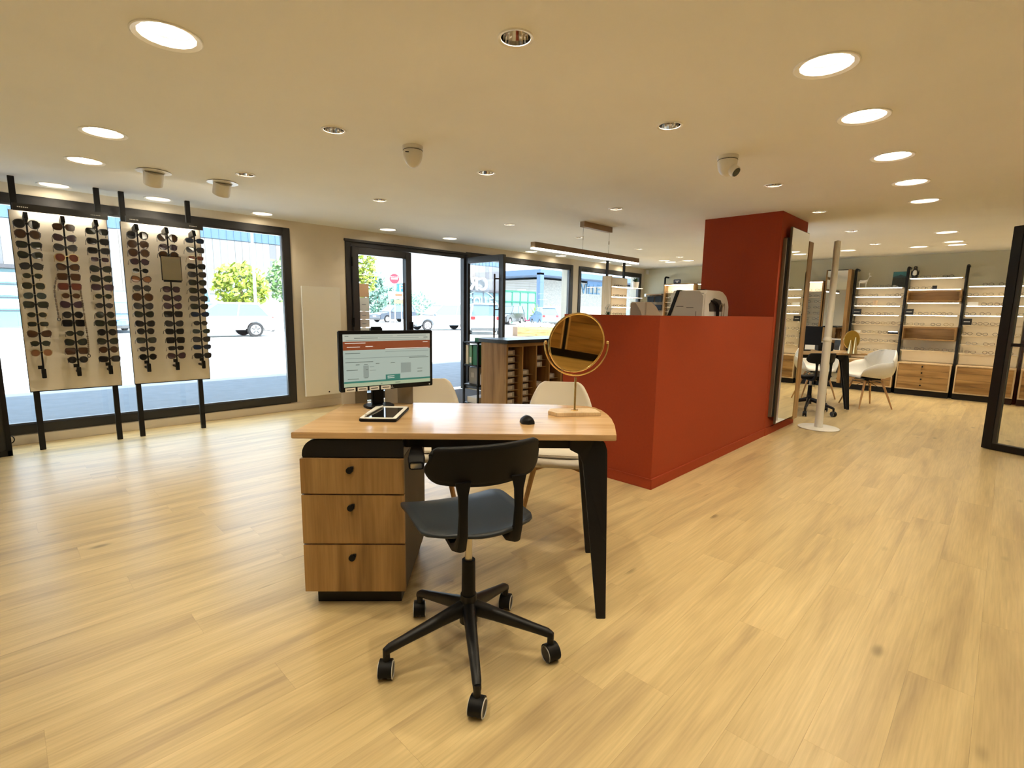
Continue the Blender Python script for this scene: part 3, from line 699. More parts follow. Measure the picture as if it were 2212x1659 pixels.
def sunglasses(st, fr, ln, loc, rot, label, group):
    fm, lm, tm, cache = sg_mesh(st, fr)
    o = tag(obj('sunglasses', fm, None, loc, rot), label, 'sunglasses', group)
    for sx in (-1, 1):
        if (sx, ln) not in cache: cache[(sx, ln)] = lm[sx].mesh('lens', lensmat(ln))
        obj('lens', cache[(sx, ln)], o); obj('temple', tm[sx], o)
    return o
FN = {'blk': 'black', 'brn': 'tortoise brown', 'gold': 'gold', 'red': 'red', 'pur': 'plum', 'silv': 'silver', 'dk': 'dark'}
P1C1 = [('big', 'blk', 'blk', 484), ('big', 'brn', 'brn', 506), ('way', 'blk', 'grn', 529), ('cat', 'blk', 'grn', 551), ('avi', 'dk', 'gry', 575), ('oval', 'gold', 'grn', 596), ('hex', 'gold', 'grn', 617.5), ('avi', 'silv', 'teal', 639), ('way', 'blk', 'grn', 658),
        ('oval', 'gold', 'grn', 680), ('rect', 'gold', 'grn', 700), ('cat', 'brn', 'brn', 721), ('oval', 'dk', 'grn', 742), ('round', 'gold', 'tan', 762)]
P1C2 = [('hex', 'brn', 'brn', 491), ('cat', 'pur', 'pur', 514), ('cat', 'blk', 'gry', 535), ('big', 'gold', 'red', 557), ('cat', 'blk', 'brn', 577), ('sq', 'brn', 'brn', 598), ('sq', 'red', 'red', 619), ('oval', 'gold', 'brn', 639), ('cat', 'pur', 'pur', 658),
        ('round', 'blk', 'blk', 680), ('sq', 'blk', 'blk', 698), ('oval', 'dk', 'grn', 720), ('cat', 'blk', 'grn', 739), ('sq', 'brn', 'brn', 758), ('round', 'blk', 'blk', 777)]
P1C3 = [('way', 'blk', 'grn', 500), ('way', 'blk', 'blk', 521.5), ('way', 'blk', 'blk', 541.5), ('rect', 'silv', 'pur', 560.7), ('cat', 'blk', 'grn', 581), ('cat', 'blk', 'grn', 602), ('way', 'pur', 'pur', 620.5), ('oval', 'gold', 'grn', 640), ('oval', 'dk', 'gry', 660),
        ('round', 'brn', 'grn', 680), ('way', 'blk', 'grn', 698), ('round', 'blk', 'blk', 717.6), ('cat', 'blk', 'grn', 737), ('round', 'brn', 'brn', 755), ('way', 'blk', 'blk', 775)]
P2C1 = [('big', 'blk', 'blk', 508), ('big', 'brn', 'brn', 527.6), ('big', 'brn', 'brn', 546), ('avi', 'dk', 'pur', 565.4), ('oval', 'silv', 'blk', 584.7), ('cat', 'brn', 'tan', 603), ('round', 'dk', 'gry', 622.5), ('big', 'brn', 'brn', 641.7), ('cat', 'blk', 'gry', 661),
        ('cat', 'blk', 'grn', 679), ('cat', 'blk', 'blk', 699), ('round', 'blk', 'blk', 715.6), ('way', 'blk', 'grn', 735), ('oval', 'dk', 'gry', 754), ('round', 'blk', 'blk', 771)]
P2C2 = [('big', 'blk', 'brn', 513.7), ('hex', 'pur', 'pur', 534), ('big', 'blk', 'brn', 551.5), ('hex', 'blk', 'pur', 625), ('cat', 'blk', 'pur', 643.7), ('cat', 'pur', 'pur', 661), ('sq', 'blk', 'blk', 678.5), ('cat', 'blk', 'gry', 699), ('way', 'blk', 'blk', 716),
        ('sq', 'blk', 'blk', 734.8), ('rect', 'blk', 'blk', 752), ('cat', 'brn', 'pur', 768.6)]
P2C3 = [('spo', 'blk', 'blu', 520), ('way', 'blk', 'gry', 540), ('rect', 'gold', 'red', 557.5), ('way', 'blk', 'blk', 575.4), ('way', 'blk', 'gry', 593), ('way', 'blk', 'grn', 610.5), ('way', 'blk', 'grn', 628), ('way', 'dk', 'gry', 645), ('way', 'blk', 'grn', 662),
        ('spo', 'blk', 'blu', 679), ('oval', 'dk', 'gry', 698), ('spo', 'silv', 'teal', 715.6), ('way', 'blk', 'gry', 733), ('spo', 'blk', 'blu', 749.4), ('way', 'blk', 'blk', 768)]
PIN = MB().box((-.009, -.008, -.004), (.009, .007, .010)).mesh('nose_pin', M_BLACKP)
def sunglass_panel(x0, x1, posts, hx, rods, cols, label, pname, inner):
    t = thing('sunglasses_display', label, 'display stand', ((x0+x1)/2, 5.965, 0), 0, 'sunglasses panels on posts before the window')
    cx = (x0+x1)/2
    for px_ in posts: MB().box((px_-.021-cx, .028, 0), (px_+.021-cx, .062, ZC)).build('post', M_BLACK, t, bevel=.002)
    MB().box((x0-cx, 0, .53), (x1-cx, .026, 2.045)).build('panel', M_PANEL, t)
    e = MB(); e.box((x0-cx-.003, -.002, .523), (x1-cx+.003, .028, .53)); e.box((x0-cx-.004, -.002, .53), (x0-cx, .020, 2.045)); e.box((x1-cx, -.002, .53), (x1-cx+.004, .020, 2.045)); e.build('edge_band', M_BLACKP, t)
    hd = MB().box((hx[0]-cx, -.085, 2.034), (hx[1]-cx, -.062, 2.092)).build('header_board', M_HDR, t, bevel=.002)
    for u in (.10, .86):
        xx = hx[0]-cx+(hx[1]-hx[0])*u
        for k in range(6): MB().box((xx-.033+.0115*k, -.0862, 2.059), (xx-.025+.0115*k, -.085, 2.067)).build('brand_print', M_WHITE, hd)
    MB().box((hx[0]-cx+.02, -.062, 2.070), (hx[1]-cx-.02, 0, 2.090)).build('light_canopy', M_HDR, t)
    MB().box((hx[0]-cx+.06, -.050, 2.062), (hx[1]-cx-.06, -.012, 2.0705)).build('led_strip', M_LED, t)
    for ci, (rx, col) in enumerate(zip(rods, cols)):
        rd = MB(); rd.cyl((rx-cx, -.150, .70), (rx-cx, -.150, 1.985), .0065, None, 10); rd.build('rod', M_BLACKP, t, True)
        b = MB(); b.prism([(-.165, 1.965), (-.135, 2.02), (0, 2.0), (0, 1.955)], rx-cx-.014, rx-cx+.014, 'x'); b.build('rod_bracket', M_BLACKP, t)
        b = MB(); b.box((rx-cx-.015, -.168, .655), (rx-cx+.015, -.138, .735)); b.box((rx-cx-.010, -.138, .68), (rx-cx+.010, 0, .70)); b.build('rod_clamp', M_BLACKP, t, bevel=.003)
        b = MB(); b.box((rx-cx-.034, -.165, .735), (rx-cx-.006, -.160, .765)); b.build('price_flag', M_BLACKP, t)
        for (st, fr, ln, py) in col:
            pxl = RODPX[pname][ci]; pxx = pxl[0]+(pxl[1]-pxl[0])*(py-pxl[2])/(pxl[3]-pxl[2])
            z = onY(pxx, py, 5.805).z
            lab = '%s %s sunglasses, %s on the %s, %s' % (FN[fr], STY[st][5], ORD(col.index((st, fr, ln, py))), ['rod farthest from the radiator', 'middle rod', 'rod nearest the radiator'][ci], inner)
            sunglasses(st, fr, ln, (rx, 5.800+random.uniform(-.003, .003), z), (R(random.uniform(-10, -3)), 0, R(random.uniform(-4, 4))), lab, 'sunglasses on the rods of the ' + inner)
            obj('nose_pin', PIN, t, (rx-cx, -.150, z))
    return t
RODPX = {'a': [(55, 95, 466, 812), (137, 168, 473, 805), (205, 240, 485, 803)], 'b': [(294, 320, 492, 800), (360, 380, 498, 796), (417, 438, 506, 793)]}
sunglass_panel(.168, .80, (.205, .752), (.19, .802), (.260, .488, .708), (P1C1, P1C2, P1C3), 'cream sunglasses panel on two black posts, next to the low black screen', 'a', 'screen-side panel')
sunglass_panel(.902, 1.545, (.932, 1.462), (.93, 1.555), (.997, 1.230, 1.456), (P2C1, P2C2, P2C3), 'cream sunglasses panel on two black posts, with a small mirror on its middle rod', 'b', 'mirror panel')
# small mirror clipped to the middle rod
t = thing('clip_mirror', 'small rectangular dark-rimmed mirror clipped to the middle rod of a sunglasses panel', 'mirror', (1.237, 5.785, 1.634))
MB().cbox((0, 0, 0), (.166, .010, .230)).build('backing', M_BLACKP, t, bevel=.002)
MB().cbox((0, -.006, 0), (.154, .003, .218)).build('mirror_glass', M_DMIRROR, t)
MB().box((-.07, -.030, -.128), (.07, .006, -.114)).build('mirror_ledge', M_BLACKP, t)
# beaded cords hanging from sunglasses
def cord(label, pts, n):
    P = catmull([onY(a, b, 5.79) for a, b in pts], 8); o = P[0]
    t = thing('beaded_lanyard', label, 'eyewear cord', o)
    MB().tube([p-o for p in P], .0022, 6).build('cord', M_BLACKP, t, True)
    bd = MB(); m = pmat('bead_shell', (.16, .12, .08), .35, noise=.6, nscale=90)
    for k in range(n): bd.sphere(P[int(k*(len(P)-1)/(n-1))]-o, .0075, 8, (1, 1, 1.35))
    bd.build('beads', m, t, True)
    e = P[-1]-o; MB().tube([e+Vector((.009*math.cos(2*PI*k/14), 0, -.014+.015*math.sin(2*PI*k/14))) for k in range(14)], .003, 6, closed=True).build('end_ring', M_BLACKP, t, True)
cord('speckled beaded eyewear cord looped beside the middle rod, next to the red square sunglasses', [(122, 600), (118, 625), (121, 650), (124, 668), (127, 686)], 22)
cord('long dark beaded eyewear cord hanging between the middle rod and the next', [(174, 628), (180, 665), (185, 700), (190, 735), (192, 765)], 30)
# low black screen at the left of the panels
t = thing('black_screen', 'tall black screen standing before the window beside the sunglasses panel', 'screen', (-.32, 5.95, 0))
MB().box((-.32, -.012, 0), (.326, .012, 1.95)).build('screen_panel', pmat('screen_black', (.018, .018, .017), .5), t, bevel=.003)
b = MB(); b.box((.300, -.026, 0), (.330, .026, 1.95)); b.box((-.33, -.026, 0), (.330, .026, .05)); b.box((-.33, -.026, .05), (-.30, .026, 1.95)); b.build('screen_frame', M_BLACK, t, bevel=.003)
MB().tube([(.330+.022*math.cos(a), .0, .135+.030*math.sin(a)) for a in [R(-90+k*12) for k in range(16)]], .004, 6).build('cable_loop', M_BLACKP, t, True)

# ---- radiator
t = thing('panel_radiator', 'tall flat white radiator panel on the wall between window and entrance', 'radiator', (2.925, 6.25, 0))
MB().box((-.252, -.015, .170), (.250, .008, 1.548)).build('front_panel', pmat('radiator_white', (.80, .77, .70), .4), t, bevel=.004)
MB().box((-.23, .008, .20), (.23, .045, 1.52)).build('heating_body', M_WMETAL, t)
b = MB()
for sx in (-.15, .15):
    for z in (.45, 1.3): b.box((sx-.02, .045, z), (sx+.02, .0985, z+.05))
b.build('wall_bracket', M_WMETAL, t)
MB().cyl((.055, -.017, .205), (.055, -.014, .205), .010).build('sensor_dot', M_BLACKP, t)
MB().tube([(.252, .02, .62), (.275, .03, .60), (.280, .05, .30), (.275, .088, .10)], .006, 8).build('power_cable', M_WHITE, t, True)

# ================================================================== TERRACOTTA COUNTER AND COLUMN
t = thing('reception_counter', 'terracotta red counter wall with matching skirting, as high as the optical machines stand behind it', 'counter', (3.266, 1.752, 0))
MB().box((0, 0, 0), (2.385, .10, 1.264)).build('front_wall', M_RED, t)
MB().box((0, .10, 0), (.10, .85, 1.264)).build('side_wall', M_RED, t)
b = MB(); b.box((-.012, -.012, 0), (2.384, 0, .078)); b.box((-.012, 0, 0), (0, .85, .078)); b.build('skirting', M_RED, t, bevel=.002)
wt = MB().box((.10, .10, .87), (2.384, .70, .905)).build('worktop', M_OAK['x'], t)
b = MB(); b.box((.12, .62, 0), (2.384, .66, .87)); b.build('worktop_front', M_OAK['x'], t)
col = struct(MB().box((5.652, 1.750, 0), (6.535, 2.549, ZC)).build('column', M_RED))
struct(MB().box((5.652, 1.738, 0), (6.645, 1.7497, .078)).build('trim_1', M_RED))
# tall mirror on the column
t = thing('wall_mirror', 'tall narrow frameless mirror hung on the terracotta column', 'mirror', (6.10, 1.72, 0))
MB().box((-.30, -.030, .118), (.30, -.010, 2.178)).build('mirror_frame', pmat('bronze_edge', (.10, .085, .06), .4), t)
MB().box((-.293, -.034, .125), (.293, -.0305, 2.171)).build('mirror_glass', M_MIRROR, t)
MB().box((-.345, -.010, .20), (.31, .0285, 2.07)).build('backing_board', M_BLACK, t)
MB().box((-.372, -.004, .20), (-.346, .0285, 2.06)).build('side_strip', pmat('strip_grey', (.16, .13, .10), .5), t)
t = tag(MB().box((6.432, 1.690, .0785), (6.60, 1.737, 2.10)).build('oak_board', M_OAK['z']), 'upright oak board standing against the terracotta column beside the tall mirror', 'board')
# machines behind the counter
t = thing('lens_machine', 'large white optical machine with grey side and slanted black rear edge, behind the counter', 'machine', (4.62, 2.04, .9055))
prof = [(0, 0), (0, .565), (.05, .597), (.34, .600), (.43, .590), (.50, .560), (.555, .505), (.58, .45), (.58, 0)]
MB().prism(prof, 0, .34, 'y').build('housing', M_WHITE, t, bevel=.012)
MB().prism([(.012, .0), (.34, .0), (.34, .30), (.245, .588), (.05, .585), (.012, .54)], -.006, 0, 'x').build('side_cover', pmat('grey_cover', (.62, .60, .57), .5), t)
MB().prism([(.345, .0), (.375, .0), (.375, .30), (.275, .60), (.245, .60), (.345, .30)], -.012, .50, 'x').build('rear_edge', M_BLACK, t)
MB().prism([(.10, .47), (.20, .525), (.36, .51), (.42, .44), (.42, .40), (.12, .40)], -.003, .0, 'y').build('cable_recess', pmat('recess_dark', (.06, .055, .05), .7), t)
b = MB()
for k in range(3): b.tube(catmull([(.13+.03*k, -.006, .50), (.20+.03*k, -.018, .47), (.245+.02*k, -.020, .38), (.26+.015*k, -.014, .10)], 6), .007, 6)
b.build('cables', M_BLACKP, t, True)
b = MB()
for k in range(2): b.tube(catmull([(.33+.06*k, -.006, .42), (.35+.06*k, -.014, .47), (.38+.05*k, -.014, .44), (.37+.05*k, -.012, .10)], 6), .004, 6)
b.build('grey_leads', pmat('lead_beige', (.35, .28, .2), .5), t, True)
b = MB(); b.box((-.0075, .10, .43), (-.005, .17, .438)); b.box((-.0075, .20, .44), (-.005, .27, .448)); b.box((-.0075, .07, .12), (-.005, .076, .40)); b.build('cover_slots', pmat('slot', (.2, .19, .18), .6), t)
MB().box((.10, .05, .596), (.16, .12, .606)).build('top_vent', M_BLACK, t)
ya, yb = onX(1395, 670, 3.95).y, onX(1360, 670, 3.95).y; ztp = onX(1375, 652, 3.95).z
t = thing('lens_meter', 'smaller rounded cream optical machine behind the counter, by its open end', 'machine', (3.95, ya, .9055))
hh = ztp-.9055
prof = [(0, 0), (0, hh), (.10, hh), (.19, hh-.035), (.26, hh-.09), (.31, hh-.16), (.34, 0)]
MB().prism(prof, 0, yb-ya, 'y').build('housing', pmat('machine_cream', (.82, .77, .70), .5), t, bevel=.01)
MB().prism([(.01, 0), (yb-ya-.01, 0), (yb-ya-.01, hh-.01), (.10, hh-.01), (.05, hh-.08), (.01, hh-.2)], -.005, 0, 'x').build('side_cover', pmat('taupe_cover', (.42, .37, .33), .5), t)

# ================================================================== RECEPTION SHELVES AND RACK
t = thing('reception_cabinet', 'oak cabinet with black top and open upright compartments for lens boxes', 'cabinet', (3.47, 3.47, 0))
CW, CD, CH = 1.30, .365, .965
b = MB(); b.box((0, 0, .0), (.022, CD, CH)); b.build('end_panel', M_OAK['z'], t)
MB().box((CW-.022, 0, 0), (CW, CD, CH)).build('end_panel', M_OAK['z'], t)
MB().box((.022, CD-.02, 0), (CW-.022, CD, CH)).build('back_panel', M_OAK['z'], t)
MB().box((.022, 0, CH-.035), (CW-.022, CD-.02, CH)).build('top_rail', M_OAK['x'], t)
MB().box((.022, .02, 0), (CW-.022, CD-.02, .06)).build('plinth', M_OAK['x'], t)
MB().box((-.015, -.03, CH), (CW+.02, CD+.03, CH+.035)).build('worktop', pmat('black_laminate', (.014, .015, .017), .25, spec=.6), t, bevel=.002)
nc = 6; pw = (CW-.044)/nc
for k in range(1, nc): MB().box((.022+pw*k-.009, 0, .06), (.022+pw*k+.009, CD-.02, CH-.035)).build('divider', M_OAK['z'], t)
mb_box = pmat('lens_box_grey', (.30, .27, .24), .6); mb_lab = pmat('lens_box_label', (.62, .58, .52), .6)
bx_me = MB().box((0, 0, 0), (.115, .22, .052)).mesh('lens_box', mb_box); lb_me = MB().box((.008, -.002, .012), (.085, 0, .045)).mesh('label_card', mb_lab)
sh_me = MB().box((0, 0, 0), (pw-.018, .30, .004)).mesh('runner_shelf', M_OAK['x'])
for c, rows in ((0, range(0, 12)), (1, range(0, 9)), (2, [1, 3, 4, 6, 9, 10]), (3, [0, 2, 5, 7]), (4, [1, 2, 4, 8]), (5, [0, 3, 6, 7, 10])):
    for r_ in rows:
        if r_ == 11 and c: continue
        z = .064+.0705*r_; xx = .022+pw*c+.010
        obj('runner_shelf', sh_me, t, (xx-.001, .035, z))
        o = tag(obj('lens_box', bx_me, None, (3.47+xx, 3.47+.03, z+.0045)), 'grey labelled lens box, %s up in the %s compartment of the oak cabinet' % (ORDS[list(rows).index(r_)], ['end', 'second', 'third', 'fourth', 'fifth', 'last'][c]), 'box', 'lens boxes in the oak cabinet')
        obj('label_card', lb_me, o)
# metal rack at its end
rx, ry0, ry1 = 3.47, 3.885, 4.13
t = thing('file_rack', 'narrow black metal rack with files at the end of the oak cabinet', 'rack', (rx, ry0, 0))
b = MB(); dy = ry1-ry0
for x in (0, .30):
    for y in (0, dy-.018): b.box((x, y, 0), (x+.018, y+.018, .955))
b.build('rack_posts', M_BLACK, t)
for z in (.03, .29, .49, .70, .94): 
    s_ = MB().box((.0, 0, z), (.318, dy, z+.014)).build('rack_shelf', M_BLACK, t)
def std(name, label, cat, loc, dims, m, extra=None):
    o = MB().box((0, 0, 0), dims).build(name, m, None, bevel=.002, loc=loc); tag(o, label, cat)
    if extra: extra(o)
    return o
zr = .7145
std('white_binder', 'white binder on the upper level of the black metal rack', 'binder', (rx+.02, 4.065, zr), (.25, .040, .205), M_WHITE)
std('pale_green_binder', 'pale green binder on the upper level of the black metal rack', 'binder', (rx+.02, 4.005, zr), (.25, .042, .205), pmat('binder_mint', (.16, .38, .25), .5), lambda o: MB().box((-.002, .006, .02), (0, .036, .08)).build('spine_label', M_WHITE, o))
std('green_binder', 'dark green binder on the upper level of the black metal rack', 'binder', (rx+.02, 3.925, zr), (.25, .062, .205), pmat('binder_green', (.02, .20, .10), .5))
std('green_box', 'green box lying on top of the black metal rack', 'box', (rx+.03, 3.89, .9545), (.22, .085, .045), pmat('box_green', (.03, .22, .13), .5))
std('grey_case', 'grey document case on the middle level of the black metal rack', 'case', (rx+.06, 3.95, .5045), (.20, .145, .175), pmat('case_grey', (.34, .34, .33), .5), lambda o: MB().box((-.003, .06, .07), (0, .11, .12)).build('case_label', pmat('case_label', (.5, .5, .5), .5), o))
t = thing('spray_bottle', 'white slim bottle beside the grey case on the metal rack', 'bottle', (rx+.10, 3.925, .5045))
MB().lathe([(.0001, 0), (.024, 0), (.025, .004), (.025, .10), (.014, .125), (.011, .14)], 16).build('bottle_body', M_WHITE, t, True)
MB().lathe([(.012, .14), (.012, .17), (.0001, .171)], 14).build('cap', M_WHITE, t, True)
t = tag(MB().box((0, 0, 0), (.05, .05, .21)).build('white_carton', M_WHITE, None, loc=(rx+.04, 4.0, .0445)), 'upright white carton with a red band on the lowest level of the metal rack', 'carton')
MB().box((-.001, -.001, .12), (.051, .051, .145)).build('red_band', pmat('band_red', (.5, .03, .03), .5), t)
std('black_tray_box', 'black storage box on the lowest level of the metal rack', 'box', (rx+.11, 3.91, .0445), (.18, .075, .12), M_BLACKP)
std('white_paper_stack', 'stack of white papers on the lower level of the metal rack', 'papers', (rx+.03, 3.93, .3045), (.24, .16, .06), mwht)

# ================================================================== CEILING FITTINGS
t = thing('pendant_light', 'long slim wooden bar pendant lamp with a glowing strip, hung from a ceiling plate', 'pendant lamp', (5.07, 3.66, 0))
MB().box((-.20, -.03, ZC-.062), (.38, .03, ZC)).build('ceiling_plate', pmat('plate_wood', (.34, .24, .14), .5), t)
for x in (-.175, .36):
    MB().cyl((x, 0, 2.0), (x, 0, ZC-.06), .0012, None, 6).build('cable', M_BLACKP, t)
    MB().cyl((x, 0, 2.115), (x, 0, 2.155), .006, None, 8).build('cable_grip', M_STEEL, t)
MB().box((-1.04, -.032, 1.945), (1.04, .032, 2.002)).build('lamp_bar', pmat('bar_wood', (.26, .19, .11), .5), t)
MB().box((-1.05, -.022, 1.930), (1.05, .022, 1.9448)).build('led_diffuser', emat('pendant_led', (1, .93, .80), 9), t)
# camera domes
def dome(name, label, x, y, yaw, eye):
    t = thing(name, label, 'camera', (x, y, ZC), yaw)
    MB().lathe([(.0001, -.0001), (.066, 0), (.066, -.018), (.060, -.024), (.060, -.026)], 24).build('base_plate', M_WMETAL, t, True)
    MB().lathe([(.062, -.027), (.062, -.045), (.060, -.065), (.052, -.092), (.036, -.115), (.016, -.127), (.0001, -.130)], 24).build('dome_shell', M_WMETAL, t, True)
    MB().tube([(.0625*math.cos(a), .0625*math.sin(a), -.026) for a in [2*PI*k/24 for k in range(24)]], .0016, 5, closed=True).build('seam', M_BLACKP, t)
    MB().box((.030, .052, -.052), (.052, .060, -.048)).build('name_slot', M_BLACKP, t)
    if eye:
        d_ = Vector((0, -.78, -.62)).normalized(); c = Vector((0, -.018, -.075))
        MB().cyl(c, c+d_*.062, .038, .034, 22).build('camera_eye', M_WMETAL, t, True)
        MB().cyl(c+d_*.0625, c+d_*.066, .029, None, 22).build('camera_lens', pmat('lens_glass', (.006, .008, .008), .08, spec=.9), t, True)
pd1 = F(892, 338, ZC-.06); dome('security_dome', 'white dome camera turned away, on the ceiling above the desk', pd1.x, pd1.y, R(150), False)
pd2 = F(1571, 358, ZC-.06); dome('security_camera', 'white ceiling camera with a round black lens, near the terracotta column', pd2.x, pd2.y, R(-8), True)
def eyeball(px, py, label):
    p = F(px, py, ZC)
    t = thing('swivel_spotlight', label, 'spotlight', (p.x, p.y, ZC), R(5))
    MB().lathe([(.075, .0), (.112, -.002), (.118, -.007), (.075, -.009)], 26).build('trim_ring', M_WMETAL, t, True)
    c = MB(); d_ = Vector((.05, .55, -.83)).normalized(); c.cyl(Vector((0, 0, .0)), d_*.105, .068, .066, 24); c.cyl(Vector((0, 0, -.004)), Vector((0, 0, -.010)), .074, .070, 24); c.build('lamp_barrel', M_WMETAL, t, True)
    MB().cyl(d_*.1055, d_*.107, .058, None, 20).build('lamp_face', emat('spot_face', LAMP_COL, 30), t)
eyeball(332, 370, 'white swivel spotlight in the ceiling, aimed at the sunglasses panel by the black screen')
eyeball(481, 394, 'white swivel spotlight in the ceiling, aimed at the sunglasses panel with the mirror')

# ================================================================== POLE AND RIGHT GLASS DOOR
t = thing('measuring_column', 'slim white floor-standing pole on a round base before the terracotta column', 'pole', (6.545, 1.445, 0), R(20))
MB().lathe([(.0001, 0), (.208, 0), (.210, .004), (.210, .010), (.204, .014), (.0001, .016)], 40).build('round_base', M_WMETAL, t, True)
MB().lathe([(.045, .016), (.042, .06), (.042, .995)], 20).build('lower_tube', M_WMETAL, t, True)
MB().lathe([(.042, .995), (.045, 1.0), (.045, 1.02), (.036, 1.05)], 20).build('collar', M_WMETAL, t, True)
up = MB().lathe([(.0365, 1.03), (.034, 1.5), (.032, 2.09), (.0001, 2.10)], 20).build('upper_tube', M_WMETAL, t, True)
MB().box((.034, -.02, 1.03), (.05, .02, 1.14)).build('control_box', M_WHITE, up, bevel=.004)
MB().cyl((.045, -.022, 1.06), (.045, -.018, 1.06), .008).build('jack', M_BLACKP, up)
gd = struct(obj('door_3', None, None, (6.816, .062, 0), (0, 0, math.atan2(-.295, -.118))))
L3 = 1.15; HD = 2.14
b = MB(); b.box((0, -.03, .008), (.075, .03, HD)); b.box((L3-.075, -.03, .008), (L3, .03, HD)); b.box((.075, -.03, .008), (L3-.075, .03, .07)); b.box((.075, -.03, HD-.07), (L3-.075, .03, HD)); b.build('door_frame', M_BLACK, gd, bevel=.003)
b = MB(); b.box((.075, -.02, .07), (.105, .02, HD-.07)); b.build('inner_stile', pmat('soft_black', (.03, .03, .03), .4), gd)
MB().box((.105, -.015, 1.02), (L3-.075, .015, 1.05)).build('glazing_bar', M_BLACK, gd)
MB().box((.105, -.003, .07), (L3-.075, .003, HD-.07)).build('glass_pane', M_GLASS, gd)
MB().cyl((.05, .03, .93), (.05, .042, .93), .012).build('lock_cylinder', M_WHITE, gd)

# ================================================================== EYEGLASS WALL AT THE BACK
M_BACK = pmat('shelf_back_panel', (.76, .66, .49), .55)
M_ACRYL = pmat('acrylic_shelf', (.62, .55, .44), .35)
M_LEDGE = emat('shelf_light', (1.0, .88, .66), 1.8)
M_UNDER = emat('shelf_and_fill_light', (1.0, .86, .62), 9.0)  # shelf lights, plus strips added to brighten niches and unlit shelves
GF = [pmat('eyeframe_dark', (.03, .025, .02), .35), pmat('eyeframe_gold', (.42, .30, .14), .3, metal=.8), pmat('eyeframe_tortoise', (.10, .05, .025), .35, noise=.4, nscale=200), pmat('eyeframe_grey', (.16, .15, .14), .35)]
GN = ['dark', 'gold', 'brown', 'grey']
def eyeglass_mesh(mat, st):
    a, b_, e, lift = [(.026, .021, 2.2, 0), (.027, .018, 3.2, .003), (.028, .0195, 2.6, .006)][st]
    f = MB(); cx = a+.0085
    for sx in (-1, 1):
        f.tube([(sx*cx+p[0], .008*(abs(sx*cx+p[0])/.07)**2, p[1]+b_+.004) for p in outline(a, b_, e, lift, sx, 0, 16)], .0029, 4, closed=True)
        ex = cx+a; f.tube([(sx*ex, .006, b_*1.5), (sx*(ex-.002), .08, b_*1.5), (sx*(ex-.006), .125, b_*.9)], .0017, 4)
    f.tube([(-.010, 0, b_*1.5), (0, -.001, b_*1.65), (.010, 0, b_*1.5)], .002, 4)
    return f.mesh('eyeglasses', mat, True)
EG = {(k, s_): eyeglass_mesh(GF[k], s_) for k in range(4) for s_ in range(3)}
rg = random.Random(3)
def place_eye(loc, rz, label, group, k=None):
    k = rg.choice([0, 0, 1, 2, 3, 2]) if k is None else k
    return tag(obj('eyeglasses', EG[(k, rg.randrange(3))], None, loc, (0, 0, rz)), label % GN[k], 'eyeglasses', group)
XP = 10.70
SORD = ['top', 'second', 'third', 'fourth', 'fifth', 'sixth', 'seventh', 'eighth', 'ninth']
